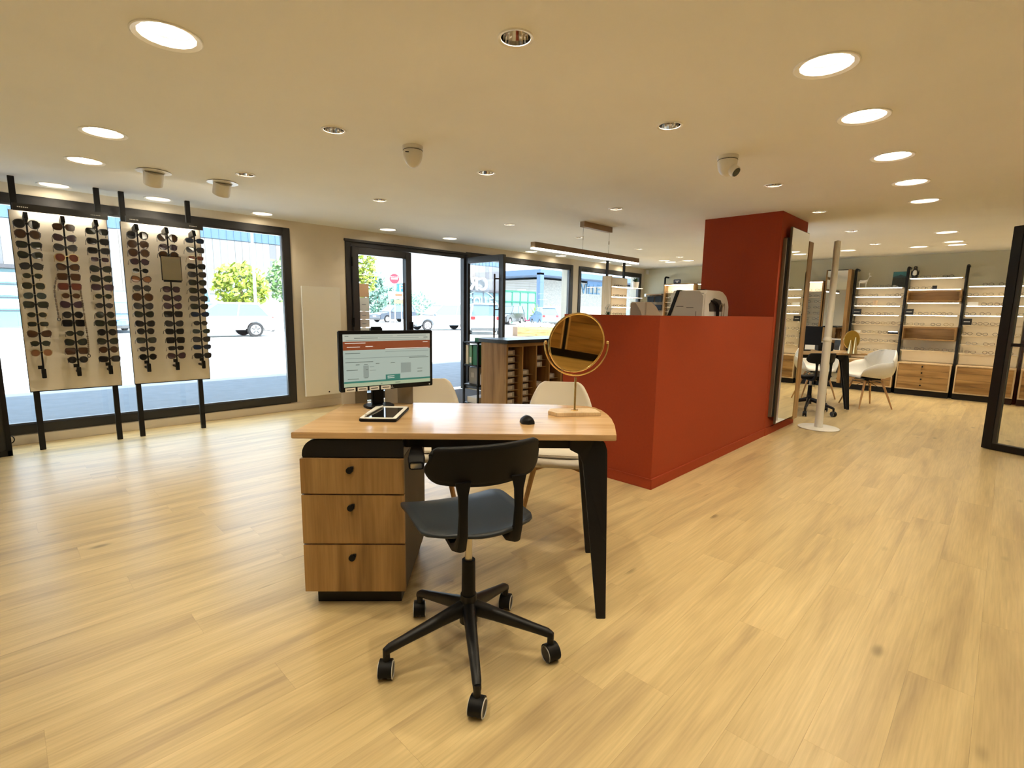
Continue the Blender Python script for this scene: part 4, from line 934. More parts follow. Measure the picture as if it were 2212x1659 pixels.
def bay(y0, y1, name, label, shelves, niches=(), drawers=True, knobs=False, post_l=False, eyes=True, skip=(), cab_label=None):
    """shelves: (z, lit, [positions 0..1 of glasses])"""
    t = thing('eyewear_shelving', label, 'shelving', (XP, y0, 0)); w = y1-y0
    def post(y):
        b = MB(); b.tube([(0, y, 0.0), (0, y, 2.04), (.004, y, 2.075), (.03, y, 2.095), (.235, y, 2.095)], .021, 8); b.build('post', M_BLACK, t, True)
        for z in (.62, .95, 1.30, 1.62): MB().box((-.035, y-.016, z-.012), (-.018, y+.016, z+.012)).build('post_clip', M_BLACK, t)
    post(0)
    if post_l: post(w)
    MB().box((.16, .03, .545), (.18, w-.03, shelves[0][0])).build('back_panel', M_BACK, t)
    for i, (z, on, pos) in enumerate(shelves):
        s_ = MB().box((-.075, .028, z-.010), (.158, w-.028, z-.002)).build('shelf', M_ACRYL, t)
        MB().box((-.080, .045, z-(.012 if on else .021)), (-.0755, w-.045, z-.001)).build('front_edge', M_LEDGE if on else pmat('ledge', (.62, .50, .33), .5) if 'ledge' not in bpy.data.materials else bpy.data.materials['ledge'], s_)
        MB().box((-.060, .05, z-.0145), (-.045, w-.05, z-.0102)).build('shelf_glow_strip', M_UNDER, s_)  # under unlit shelves: added behind the deeper edge to brighten the panel
        if eyes:
            for ip, p_ in enumerate(pos):
                place_eye((XP-.045, y0+w*(1-p_), z-.0015), R(-90+rg.uniform(-12, 12)), '%s eyeglasses, ' + ORDS[ip] + ' from the window side, %s shelf, bay %s' % (SORD[i], name), 'eyeglasses on the shelves of the bay ' + name)
    for z0, z1 in niches:
        nb = MB(); nb.box((-.085, .03, z0), (.155, .048, z1)); nb.box((-.085, w-.048, z0), (.155, w-.03, z1)); nb.box((-.085, .048, z0), (.155, w-.048, z0+.016)); nb.box((-.085, .048, z1-.016), (.155, w-.048, z1)); nb.box((.140, .048, z0+.016), (.155, w-.048, z1-.016)); nb.box((-.085, .048, z1-.030), (-.078, w-.048, z1-.016))  # last piece is a lip added to hide the glow strip
        nn = nb.build('oak_niche', M_OAK['y'], t); MB().box((-.060, .10, z1-.021), (-.045, w-.10, z1-.0165)).build('added_niche_glow', M_UNDER, nn)  # glow strip added to brighten the inside of the niche
    if drawers:
        c = thing('drawer_cabinet', cab_label or 'low oak cabinet under the shelving bay %s' % name, 'cabinet', (10.55, y0+.025, 0), 0, 'low oak cabinets under the eyeglass wall'); cw = w-.05
        b = MB(); b.box((0, 0, .095), (.36, .018, .54)); b.box((0, cw-.018, .095), (.36, cw, .54)); b.box((0, .018, .522), (.36, cw-.018, .54)); b.box((0, .018, .095), (.36, cw-.018, .113)); b.box((.34, .018, .113), (.36, cw-.018, .522)); b.build('carcass', M_LIGHTWOOD, c)
        MB().box((.02, 0, 0), (.34, cw, .092)).build('plinth', M_BLACK, c)
        dh = (.522-.113)/4
        for k in range(4):
            z = .113+dh*k; d_ = MB().box((.006, .020, z+.0015), (.026, cw-.020, z+dh-.0015)).build('drawer', M_OAK['y'], c)
            if knobs: MB().cyl((-.012, cw*.52, z+dh*.62), (.006, cw*.52, z+dh*.62), .012, None, 12).build('knob', M_BLACKP, d_)
    return t
E4 = [.13, .37, .62, .86]; E5 = [.10, .30, .50, .70, .90]; E3 = [.22, .5, .8]
Y = [2.03, 1.30, .56, -.17, -.90, -1.62]
bay(Y[1], Y[0], 'below the deer figure', 'lit eyeglass shelving bay with a white deer figure and a framed picture on top', [(1.775, 1, [.45, .60, .73]), (1.625, 1, [.12, .40, .72, .90]), (1.472, 1, [.12, .34, .76]), (1.312, 1, [.14, .36, .60, .74]), (1.157, 0, E5), (1.0, 0, [.35, .5, .66, .84]), (.855, 0, E5), (.69, 0, E4)], post_l=True)
bay(Y[2], Y[1], 'below the penguin figure', 'lit eyeglass shelving bay with two oak niches and a penguin figure on top', [(1.915, 1, [.12, .32, .52, .70]), (1.735, 1, [.14, .36]), (1.52, 1, [.14, .52, .84]), (1.322, 1, [.14, .36, .58, .76]), (1.150, 0, [.12, .32, .60, .82]), (.745, 0, E4)], niches=[(1.535, 1.718), (.912, 1.132)], knobs=True, cab_label='low oak drawer cabinet with four round black knobs under the eyeglass wall')
bay(Y[3], Y[2], 'before the glass door', 'lit eyeglass shelving bay seen beside the black-framed glass door, holding a white card', [(1.772, 1, [.35, .60, .80]), (1.622, 1, E4), (1.475, 1, [.15, .38, .58]), (1.325, 1, E4), (1.175, 0, [.18, .36, .56]), (1.017, 0, E4), (.87, 0, E3), (.735, 0, E3)])
bay(Y[4], Y[3], 'behind the glass door', 'lit eyeglass shelving bay standing behind the black-framed glass door', [(1.772, 1, E4), (1.622, 1, E3), (1.475, 1, E4), (1.325, 1, E4), (1.175, 0, E3), (1.017, 0, E4), (.87, 0, E3), (.735, 0, E3)])
bay(Y[5], Y[4], 'in the shop corner', 'eyeglass shelving bay in the corner of the shop beyond the glass door', [(1.772, 1, E3), (1.622, 1, E4), (1.475, 1, E3), (1.325, 1, E4), (1.175, 0, E3), (1.017, 0, E4), (.87, 0, E3)])
# mirror bay
t = thing('mirror_bay', 'tall mirror between oak side panels set in the eyeglass wall', 'mirror', (10.62, 2.05, 0))
MB().box((.0, .035, .08), (.22, .085, 2.10)).build('oak_side', M_OAK['z'], t); MB().box((.0, .40, .08), (.22, .42, 2.10)).build('oak_side', M_OAK['z'], t)
MB().box((.012, .085, .10), (.016, .40, 2.085)).build('mirror_glass', M_MIRROR, t)
b = MB(); b.box((.016, .085, .08), (.20, .40, 2.10)); b.build('mirror_backing', M_BLACK, t); MB().box((.02, .0, 0), (.20, .42, .08)).build('plinth', M_BLACK, t)
# panels of glasses in oak frames
def grid_bay(y0, y1, label, name, ztop, rows):
    t = thing('eyewear_display', label, 'display panel', (10.66, y0, 0)); w = y1-y0
    b = MB(); b.tube([(.10, w+.03, 0), (.10, w+.03, 2.04), (.104, w+.03, 2.075), (.13, w+.03, 2.095), (.26, w+.03, 2.095)], .021, 8); b.build('post', M_BLACK, t, True)
    MB().box((0, 0, .10), (.18, .025, ztop)).build('oak_side', M_OAK['z'], t); MB().box((0, w-.025, .10), (.18, w, ztop)).build('oak_side', M_OAK['z'], t)
    MB().box((.16, .025, .10), (.18, w-.025, ztop)).build('lit_panel', pmat('lit_cream_panel', (.75, .72, .58), .5), t)
    MB().box((-.01, .02, ztop), (.18, w-.02, ztop+.02)).build('top_board', M_OAK['y'], t)
    MB().box((-.005, .03, ztop-.012), (.02, w-.03, ztop-.001)).build('led_strip', M_LED, t)
    MB().box((0, 0, 0), (.18, w, .0995)).build('plinth', M_BLACK, t)
    n = max(2, int(w/.17))
    for i in range(rows):
        z = ztop-.17-.105*i
        if z < .7: break
        MB().box((.05, .03, z-.008), (.158, w-.03, z-.002)).build('shelf', M_ACRYL, t)
        for k in range(n): place_eye((10.735, y0+w*(k+.5)/n, z-.0015), R(-90), '%s eyeglasses, ' + ORDS[n-1-k] + ' from the window side, %s rail of the %s' % (SORD[min(i, 8)] if i < 9 else ['tenth', 'eleventh'][i-9], name), 'eyeglasses on the ' + name, k=rg.choice([0, 3, 3]))
grid_bay(2.50, 2.86, 'narrow lit panel of eyeglasses in an oak frame beside the mirror bay', 'narrow lit panel', 1.90, 11)
grid_bay(4.95, 5.67, 'lit panel of eyeglasses in an oak frame below the navy sign', 'navy-sign panel', 1.915, 11)
bay(4.10, 4.90, 'beside the lit panel', 'eyeglass shelving bay behind the terracotta column, beside the lit panel', [(1.92, 1, E5), (1.72, 1, E4), (1.52, 1, E5), (1.32, 0, E4), (1.12, 0, E4), (.92, 0, E3)])
bay(3.30, 4.06, 'behind the column', 'eyeglass shelving bay on the back wall behind the terracotta column', [(1.775, 1, E4), (1.62, 1, E4), (1.47, 0, E4), (1.31, 0, E4), (1.15, 0, E4), (.95, 0, E3)])
# back-lit sunglasses panel on the far side of the column (seen in the mirror bay)
t = thing('backlit_panel', 'bright back-lit sunglasses panel on the rear of the terracotta column, seen in the mirror', 'display panel', (6.54, 2.15, 0))
MB().box((0, -.36, .75), (.03, .36, 1.72)).build('light_box', emat('backlight', (.85, .95, 1.0), 2.2), t)
b = MB()
for r_ in range(14):
    for c in range(4): b.box((.05, -.30+.17*c-.06, .80+.064*r_), (.06, -.30+.17*c+.06, .80+.064*r_+.022))
tag(b.build('sunglass_rows', M_BLACKP, t), kind='stuff')

# ---- small things on the shelving
def card(loc, w, h, m, label, name='brand_card', pr=None):
    o = tag(MB().box((0, -w/2, 0), (.012, w/2, h)).build(name, m, None, loc=loc), label, 'card')
    if pr: MB().box((-.001, -w*.32, h*.46), (0, w*.32, h*.54)).build('printed_line', pr, o)
    return o
mk = pmat('card_black', (.012, .012, .014), .4)
card((XP-.062, 1.945, 1.3115), .13, .10, mk, 'black brand card on the shelf below the deer figure', pr=M_WHITE)
card((XP-.065, 1.215, 1.3215), .115, .095, mk, 'black brand card on the shelf below the upper oak niche', pr=M_WHITE)
card((XP-.065, .485, 1.1745), .115, .10, mk, 'black brand card on a shelf of the bay before the glass door', pr=M_WHITE)
card((XP-.065, .445, 1.4745), .125, .055, M_WHITE, 'white name card on the shelf of the bay before the glass door', 'name_card')
card((XP-.065, .93, 1.7345), .06, .055, mk, 'small black square card on the shelf above the upper oak niche')
t = tag(MB().box((0, -.07, 0), (.05, .07, .026)).build('glasses_case', M_BLACKP, None, loc=(XP-.07, 1.40, .9995)), 'black and silver eyeglass case on a shelf below the deer figure', 'case')
MB().box((-.004, -.068, .026), (.05, .062, .044)).build('silver_lid', M_CHROME, t)
t = thing('beige_cup', 'beige tapered cup on a shelf below the deer figure', 'cup', (XP-.03, 1.70, 1.4715))
MB().lathe([(.0001, 0), (.028, 0), (.040, .085), (.036, .085), (.026, .004)], 18).build('cup_body', pmat('cup_beige', (.68, .50, .33), .6), t, True)
t = tag(MB().box((0, -.035, 0), (.03, .035, .04)).build('white_tag', M_WHITE, None, loc=(XP-.06, 1.90, .9995)), 'small white figure tag on a shelf below the deer figure', 'tag')
# deer
t = thing('deer_figure', 'white deer figurine with antlers on top of the eyeglass shelving', 'figurine', (XP-.02, 1.895, 1.7745))
d = MB(); rings = []
for y, z, ry_, rz_ in ((.075, .105, .006, .010), (.06, .108, .020, .028), (.02, .104, .022, .028), (-.03, .110, .023, .030), (-.050, .125, .016, .024), (-.058, .155, .011, .016), (-.066, .185, .010, .013), (-.080, .198, .011, .012), (-.098, .192, .006, .007)):
    rings.append([(ry_*math.cos(2*PI*k/10), y, z+rz_*math.sin(2*PI*k/10)) for k in range(10)])
d.loft(rings)
for y, x in ((.060, .012), (.060, -.012), (-.035, .012), (-.035, -.012)): d.tube([(x, y, .09), (x*1.1, y+.006, .05), (x*1.1, y, 0)], [.009, .0055, .005], 6)
d.tube([(0, .078, .112), (0, .090, .098)], [.006, .003], 6)
for s_ in (-1, 1):
    d.tube([(s_*.006, -.072, .208), (s_*.026, -.064, .228), (s_*.024, -.066, .255)], .0035, 5); d.tube([(s_*.024, -.064, .230), (s_*.036, -.072, .250)], .003, 5); d.tube([(s_*.010, -.072, .203), (s_*.024, -.066, .205)], [.005, .001], 5)
d.build('deer_body', M_WHITE, t, True)
# framed picture
t = thing('mountain_picture', 'small picture of a dark lake and mountain leaning on top of the shelving', 'picture', (XP+.02, 1.40, 1.776), 0)
t.rotation_euler = (0, R(8), 0)
MB().box((0, -.105, 0), (.012, .105, .265)).build('picture_board', pmat('pic_dark', (.012, .020, .016), .5, noise=.7, nscale=18), t)
MB().box((-.001, -.104, .165), (0, .104, .264)).build('picture_sky', pmat('pic_sky', (.03, .16, .19), .5, noise=.4, nscale=14), t)
MB().prism([(-.104, .165), (-.05, .19), (0, .215), (.03, .20), (.104, .175), (.104, .165)], -.0016, -.001, 'x').build('picture_mountain', pmat('pic_mount', (.015, .045, .06), .5), t)
MB().prism([(.0, .012), (.09, .010), (.095, .03), (.07, .042), (.04, .030)], -.0016, -.0002, 'x').build('picture_foam', pmat('pic_foam', (.45, .48, .46), .5, noise=.6, nscale=60), t)
# penguin
t = thing('penguin_figure', 'black and white penguin figure standing on top of the shelving', 'figurine', (XP-.03, 1.205, 1.9145))
MB().lathe([(.0001, 0), (.034, .004), (.044, .04), (.043, .09), (.032, .135), (.024, .15), (.027, .17), (.020, .192), (.0001, .200)], 18).build('penguin_body', pmat('penguin_black', (.012, .013, .016), .6), t, True)
MB().sphere((-.014, 0, .075), .036, 14, (.95, .98, 1.9)).build('white_belly', M_WHITE, t, True)
for s_ in (-1, 1): MB().sphere((.0, s_*.046, .09), .012, 8, (1.0, .6, 3.6)).build('wing', bpy.data.materials['penguin_black'], t, True)
MB().cyl((-.024, 0, .172), (-.048, 0, .166), .007, .001, 8).build('beak', pmat('beak', (.30, .16, .03), .5), t, True)
MB().cbox((-.028, 0, .004), (.05, .06, .008)).build('feet', bpy.data.materials['penguin_black'], t)
# far left corner: navy sign, pouches rack, wall box
t = tag(MB().box((0, -.085, 0), (.02, .085, .095)).build('navy_sign', pmat('navy', (.008, .012, .035), .4), None, bevel=.008, loc=(10.66, 5.36, 1.9355)), 'small navy blue sign with white print on top of the lit panel', 'sign')
b = MB(); b.box((-.001, -.055, .055), (0, .05, .066)); b.box((-.001, -.02, .03), (0, .012, .045)); b.build('sign_print', M_WHITE, t)
t = thing('pouch_rack', 'low oak rack hung with black pouches in the far corner of the shop', 'rack', (10.70, 5.74, 0))
MB().box((0, 0, 1.70), (.20, .40, 1.725)).build('rack_top', M_OAK['y'], t); MB().box((.18, 0, .1), (.20, .40, 1.70)).build('rack_back', M_OAK['z'], t); MB().box((0, 0, 0), (.2, .40, .0995)).build('rack_foot', M_BLACK, t)
MB().box((-.01, .38, 1.66), (.03, .43, 1.73)).build('white_end', M_WHITE, t)
pm = MB().prism([(-.045, 0), (.045, 0), (.038, -.13), (-.038, -.13)], -.015, .015, 'x').mesh('pouch', M_BLACKP)
for r_ in range(2):
    for k in range(4):
        o = tag(obj('black_pouch', pm, None, (10.76+.03*(k % 2), 5.795+.098*k, 1.67-.19*r_)), 'black eyewear pouch hanging in the oak rack in the far corner', 'pouch', 'black pouches in the corner rack')
        MB().cyl((0, 0, 0), (0.03, 0, .018), .003, None, 6).build('hook', M_CHROME, o)
t = tag(MB().box((0, -.03, 0), (.03, .03, .10)).build('alarm_box', M_WMETAL, None, bevel=.006, loc=(XB-.032, 6.255, 2.19)), 'small white alarm sensor box high in the corner of the back wall', 'sensor')
MB().box((-.002, -.018, .02), (0, .018, .06)).build('sensor_window', M_WHITE, t)

# ---- display by the far window
t = thing('window_shelf', 'pale wooden shelf display hung on black rods before the far window', 'shelving', (8.43, 5.60, 0))
MB().box((0, -.01, .10), (.025, .20, 1.985)).build('side_panel', M_LIGHTWOOD, t); MB().box((.025, .18, .10), (.88, .20, 1.985)).build('back_panel', M_PANEL, t)
for x in (.19, .80): MB().box((x-.02, .205, 0), (x+.02, .245, ZC)).build('hanging_rod', M_BLACK, t)
for z in (1.795, 1.60, 1.40, 1.235):
    s_ = MB().box((.025, .0, z-.014), (1.20, .18, z)).build('shelf', M_LIGHTWOOD, t)
    MB().box((.03, -.004, z-.012), (1.19, 0, z-.002)).build('front_edge', M_LEDGE, s_); MB().box((.05, .02, z-.019), (.86, .04, z-.0142)).build('shelf_glow_strip', M_UNDER, s_)
    for k in range(3): place_eye((8.72+.16*k, 5.66, z), R(rg.uniform(-20, 5)), '%s eyeglasses, ' + ORDS[k] + ' along the %s shelf of the pale window display' % ['top', 'second', 'third', 'lowest'][(1.795, 1.60, 1.40, 1.235).index(z)], 'eyeglasses on the window shelf', k=0)
M_LEAF = pmat('leaf_green', (.02, .055, .015), .5, noise=.4, nscale=30)
def pot_plant(name, label, loc, r, h, leaves, potm, fl_=None):
    t = thing(name, label, 'potted plant', loc)
    MB().lathe([(.0001, 0), (r*.75, 0), (r, h), (r*.9, h), (r*.68, .006)], 20).build('pot', potm, t, True)
    f = MB(); q = random.Random(5)
    for k in range(leaves):
        a = q.uniform(0, 2*PI); e_ = q.uniform(.5, 1.25); L_ = r*q.uniform(1.1, 1.7)
        d_ = Vector((math.cos(a)*math.cos(e_), math.sin(a)*math.cos(e_), math.sin(e_))); s_ = Vector((-math.sin(a), math.cos(a), 0))*r*.16; o = Vector((0, 0, h-.01))
        f.add([o, o+d_*L_*.5+s_, o+d_*L_, o+d_*L_*.5-s_], [(0, 1, 2, 3)])
    tag(f.build('foliage', M_LEAF, t), kind='stuff'); return t
pot_plant('potted_plant', 'small green plant in a white pot on the shelf before the far window', (9.50, 5.70, 1.7955), .075, .125, 60, M_WHITE)
# flower stand with orchid
op = onY(1313, 676, 4.6)
t = tag(MB().box((-.14, -.14, 0), (.14, .14, 1.15)).build('flower_stand', M_WHITE, None, bevel=.004, loc=(op.x, op.y, 0)), 'white pedestal carrying the orchid behind the counter', 'pedestal')
t = pot_plant('orchid', 'white orchid in a pot on the pedestal behind the counter', (op.x, op.y, 1.1505), .06, .09, 24, M_WHITE)
fm = MB()
for (x, z) in ((-.05, .20), (.0, .235), (.05, .245), (.09, .21), (.02, .19), (.07, .17)):
    for k in range(5):
        a = 2*PI*k/5; fm.sphere((x+.018*math.cos(a), .01*math.sin(k), z+.018*math.sin(a)), .015, 6, (1, .4, 1))
tag(fm.build('blossoms', M_WHITE, t, True), kind='stuff')
MB().tube([(0, 0, .08), (-.02, 0, .17), (.0, 0, .23), (.08, 0, .24)], .003, 5).build('stem', M_LEAF, t)

# ================================================================== SECOND ADVICE DESK
d2 = Vector((7.303, 2.43, 0))
make_desk('far_desk', 'second oak desk with black arched legs near the eyeglass wall', tuple(d2), R(DA), M_TOP, ext=.2)
def D2(u, v, z=ZT): return d2+dU*u+dV*v+Vector((0, 0, z))
make_swivel('far_swivel_chair', 'black swivel chair at the far desk, half hidden by the white pole', (7.50, 1.80, 0), R(-38), R(10), M_BLACKP, h=.50)
def armchair(label, loc, rz):
    t = thing('shell_armchair', label, 'armchair', loc, rz, 'white shell armchairs at the far desk')
    rows = []
    prof = catmull([(0, .235, .43), (0, .20, .455), (0, .05, .435), (0, -.11, .43), (0, -.19, .475), (0, -.225, .58), (0, -.25, .70), (0, -.27, .80), (0, -.272, .82)], 5)
    half = catmull([(.19, 0, 0), (.22, 0, 0), (.25, 0, 0), (.275, 0, 0), (.29, 0, 0), (.285, 0, 0), (.24, 0, 0), (.165, 0, 0), (.12, 0, 0)], 5)
    rise = catmull([(.0, 0, 0), (.10, 0, 0), (.20, 0, 0), (.225, 0, 0), (.20, 0, 0), (.115, 0, 0), (.05, 0, 0), (.0, 0, 0), (-.01, 0, 0)], 5)
    fwd = catmull([(0, 0, 0), (0, 0, 0), (.0, 0, 0), (.02, 0, 0), (.07, 0, 0), (.11, 0, 0), (.09, 0, 0), (.05, 0, 0), (.02, 0, 0)], 5)
    for i, p in enumerate(prof):
        row = []
        for j in range(19):
            s_ = -1+2*j/18; e_ = abs(s_); k = max(0, (e_-.45)/.55)**1.7
            row.append((half[i].x*math.sin(s_*PI/2)*(1+.06*k), p.y+fwd[i].x*k, p.z+rise[i].x*k))
        rows.append(row)
    s_ = MB().grid(rows).build('seat_shell', pmat('white_shell', (.82, .81, .78), .35), t, True); m = s_.modifiers.new('th', 'SOLIDIFY'); m.thickness = .008; m.offset = 0
    for sx in (-1, 1):
        for sy in (-1, 1):
            MB().tube([(sx*.235, sy*.225, 0), (sx*.18, sy*.17, .20), (sx*.125, sy*.115, .385)], [.009, .014, .016], 10).build('leg', M_BEECH, t, True)
    b = MB()
    for s_ in (-1, 1):
        b.tube([(-.14, s_*.13, .36), (.14, s_*.13, .36)], .005, 6); b.tube([(s_*.14, -.13, .36), (s_*.14, .13, .36)], .005, 6)
        b.tube([(-.17, s_*.16, .24), (0, 0, .37), (.17, s_*.16, .24)], .004, 6); b.tube([(s_*.12, -.11, .385), (s_*.12, .11, .385)], .006, 6)
    b.build('wire_brace', M_BLACK, t); MB().cbox((0, 0, .405), (.22, .22, .022)).build('seat_mount', M_BLACK, t)
    return t
armchair('white shell armchair on splayed wooden legs at the end of the far desk', (8.70, 1.37, 0), R(42))
armchair('white shell armchair behind the far desk, partly hidden by the pole and swivel chair', (9.12, 2.12, 0), R(118))
gp = F(1840, 764, ZT)
t = thing('cone_mirror', 'gold oval mirror leaning on two brass cones on the far desk', 'mirror', (gp.x, gp.y, ZT), R(-60))
for x, r_, h in ((-.028, .034, .185), (.028, .036, .225)): MB().cyl((x, 0, 0), (x, 0, h), r_, .006, 20).build('brass_cone', pmat('satin_brass', (.70, .58, .33), .3, metal=1), t, True)
MB().prism([(.095*math.cos(2*PI*k/36), .185+.125*math.sin(2*PI*k/36)) for k in range(36)], .050, .058, 'y').build('oval_mirror', pmat('brass_back', (.50, .32, .06), .35, metal=.7), t)
b = MB(); b.tube([(.095*math.cos(2*PI*k/36), .054, .185+.125*math.sin(2*PI*k/36)) for k in range(36)], .005, 6, closed=True); b.build('brass_rim', M_GOLD, t, True)
MB().box((-.09, -.02, 0), (.11, .08, .008)).build('mirror_foot', M_LIGHTWOOD, t)
p = D2(.95, .52)
t = thing('far_monitor', 'black computer monitor with its stand on the far desk', 'monitor', (p.x, p.y, ZT), R(-75))
MB().prism(rrect(.20, .15, .04, 4), 0, .01).build('stand_base', M_BLACKP, t); MB().box((-.02, -.01, .01), (.02, .02, .22)).build('stand_pole', M_BLACKP, t); MB().cbox((0, -.025, .22), (.44, .025, .27)).build('housing', M_BLACKP, t, bevel=.004)
p = D2(1.25, .50)
t = thing('desk_printer', 'black desktop printer with white paper on the far desk', 'printer', (p.x, p.y, ZT), R(-60))
MB().cbox((0, 0, .06), (.20, .17, .12)).build('printer_body', M_BLACKP, t, bevel=.008); MB().box((-.07, -.06, .1205), (.07, .07, .126)).build('paper', M_WHITE, t)
# drawer cabinets along the right-hand wall behind the camera (seen in the gold mirror)
for i in range(5):
    x = -1.76+.86*i
    c = thing('wall_cabinet', 'low oak cabinet on a black plinth along the wall mirrored in the gold mirror', 'cabinet', (x, YR, 0), 0, 'oak cabinets mirrored in the gold mirror')
    b = MB(); b.box((0, 0, .10), (.82, .38, .60)); b.build('carcass', M_LIGHTWOOD, c); MB().box((-.02, 0, 0), (.84, .34, .0995)).build('plinth', M_BLACK, c)
    for k in range(3):
        d_ = MB().box((.02, .3805, .112+.16*k), (.80, .398, .268+.16*k)).build('drawer', M_OAK['x'], c); MB().cyl((.41, .398, .19+.16*k), (.41, .415, .19+.16*k), .014, None, 12).build('knob', M_BLACKP, d_)
    MB().box((-.035, .30, .10), (-.005, .36, 2.0)).build('post', M_BLACK, c)

# ================================================================== OUTSIDE
ZG = -0.02
struct(MB().box((-70, YW+WT, ZG-.3), (150, 160, ZG)).build('ground_outside', pmat('pale_paving', (.60, .59, .57), .9, noise=.06, nscale=1.5)))
struct(MB().box((-30, YW+WT, ZG), (40, 10.2, ZG+.006)).build('painted_shade_strip', pmat('painted_shade_grey', (.105, .12, .14), .9, noise=.15, nscale=6)))  # dark ground strip: the building's shade is put into its colour
M_TYRE = pmat('tyre', (.02, .02, .022), .8); M_RIM = pmat('alloy', (.55, .56, .58), .35, metal=.6); M_CGL = pmat('car_glass', (.10, .16, .19), .08, spec=.8)
M_PLASTIC = pmat('car_plastic', (.07, .072, .075), .6); M_TAIL = pmat('tail_light', (.55, .02, .02), .25); M_HEAD = pmat('head_light', (.7, .72, .75), .15)
def car(name, label, loc, rz, L, H, W_, paint, kind):
    """front towards +x, origin on the ground below the middle"""
    t = thing(name, label, 'car', loc, rz); r = .165*L/4.2+.15; xr, xf = -L*.31, L*.31; zb = H*.60; sill = .24
    def arch(cx): return [(cx+r*1.12*math.cos(R(a)), r+r*1.12*math.sin(R(a))) for a in range(180, -1, -20)]
    hood = .56*H if kind != 'van' else .62*H
    low = [(-L/2, sill+.12), (-L/2+.06, sill)]+[p for p in arch(xr) if p[1] > sill]+[p for p in arch(xf) if p[1] > sill]+[(L/2-.08, sill), (L/2, sill+.16), (L/2-.02, .42*H), (L/2-.16, .50*H), (L*.27, hood), (L*.20, zb), (-L*.40, zb+.02), (-L/2+.04, zb-.02), (-L/2, .45*H)]
    MB().prism(low, -W_/2, W_/2, 'y').build('body', paint, t, bevel=.05, smooth=True)
    rear = {'hatch': -.46, 'suv': -.47, 'mini': -.46, 'van': -.49, 'sedan': -.40}[kind]; rt = {'hatch': -.36, 'suv': -.42, 'mini': -.33, 'van': -.47, 'sedan': -.22}[kind]; ft = {'hatch': .03, 'suv': .05, 'mini': .08, 'van': .22, 'sedan': .02}[kind]; fb = {'van': .33}.get(kind, .22)
    gh = MB(); w0, w1 = W_/2-.07, W_/2-.22
    base = [(L*rear, zb), (L*fb, zb)]; roof = [(L*rt, H-.05), (L*ft, H-.05)]
    gh.add([(base[0][0], -w0, zb), (base[1][0], -w0, zb), (base[1][0], w0, zb), (base[0][0], w0, zb), (roof[0][0], -w1, H-.05), (roof[1][0], -w1, H-.05), (roof[1][0], w1, H-.05), (roof[0][0], w1, H-.05)], [(0, 1, 5, 4), (1, 2, 6, 5), (2, 3, 7, 6), (3, 0, 4, 7), (4, 5, 6, 7), (0, 3, 2, 1)])
    gh.build('windows', M_CGL, t)
    rf = MB(); rf.add([(roof[0][0]-.10, -w1-.02, H-.09), (roof[1][0]+.05, -w1-.02, H-.07), (roof[1][0]+.05, w1+.02, H-.07), (roof[0][0]-.10, w1+.02, H-.09), (roof[0][0]+.05, -w1+.05, H), (roof[1][0]-.10, -w1+.05, H), (roof[1][0]-.10, w1-.05, H), (roof[0][0]+.05, w1-.05, H)], [(0, 1, 5, 4), (1, 2, 6, 5), (2, 3, 7, 6), (3, 0, 4, 7), (4, 5, 6, 7), (0, 3, 2, 1)]); rf.build('roof', paint, t)
    for s_ in (-1, 1):
        b = MB()
        for f0 in (0.0, .46, 1.0):
            xb = base[0][0]+(base[1][0]-base[0][0])*f0; xt = roof[0][0]+(roof[1][0]-roof[0][0])*f0
            b.tube([(xb, s_*w0, zb), (xt, s_*w1, H-.06)], .045 if f0 != .46 else .03, 6)
        b.build('pillars', paint, t)
        MB().sphere((L*.19, s_*(W_/2+.05), zb+.06), .09, 8, (1, .8, .7)).build('wing_mirror', paint, t, True)
        MB().cbox((L/2-.06, s_*(W_/2-.22), .47*H), (.14, .30, .12)).build('headlight', M_HEAD, t); MB().cbox((-L/2+.03, s_*(W_/2-.20), .52*H), (.08, .24, .20)).build('tail_light', M_TAIL, t, bevel=.02)
        for cx in (xr, xf):
            w = MB().cyl((cx, s_*(W_/2-.20), r), (cx, s_*(W_/2-.01), r), r, None, 22).build('wheel', M_TYRE, t, True)
            MB().cyl((cx, s_*(W_/2-.012), r), (cx, s_*(W_/2+.006), r), r*.70, r*.66, 20).build('rim', M_RIM, w, True)
            sp = MB()
            for k in range(5):
                a = 2*PI*k/5; sp.at((cx, 0, r), (0, a, 0)).box((-.03, s_*(W_/2+.004), r*.15), (.03, s_*(W_/2+.010), r*.6))
            sp.build('spokes', M_PLASTIC, w)
    MB().cbox((-L/2+.02, 0, .30), (.10, W_*.92, .16)).build('rear_bumper', M_PLASTIC, t, bevel=.02); MB().cbox((L/2-.05, 0, .30), (.12, W_*.86, .14)).build('front_bumper', M_PLASTIC, t, bevel=.02)
    MB().cbox((-L/2-.012, 0, .40*H), (.02, .50, .11)).build('number_plate', M_WHITE, t); MB().cbox((L/2+.005, 0, .34*H), (.02, .50, .11)).build('number_plate', M_WHITE, t)
    return t
P_WHITE = pmat('paint_white', (.62, .63, .64), .25, coat=.5); P_DARK = pmat('paint_dark', (.06, .075, .10), .25, coat=.5); P_SILV = pmat('paint_silver', (.20, .23, .26), .25, coat=.5); P_BLUE = pmat('paint_blue', (.12, .22, .38), .25, coat=.5); P_BLACK = pmat('paint_black', (.04, .045, .05), .25, coat=.5)
car('white_hatchback', 'white hatchback parked across the lot, seen from its side through the big window', (6.75, 24.6, ZG), PI, 4.25, 1.50, 1.80, P_WHITE, 'hatch')
car('white_van', 'white van parked behind the white hatchback', (7.6, 34.6, ZG), R(95), 5.0, 2.3, 1.95, P_WHITE, 'van')
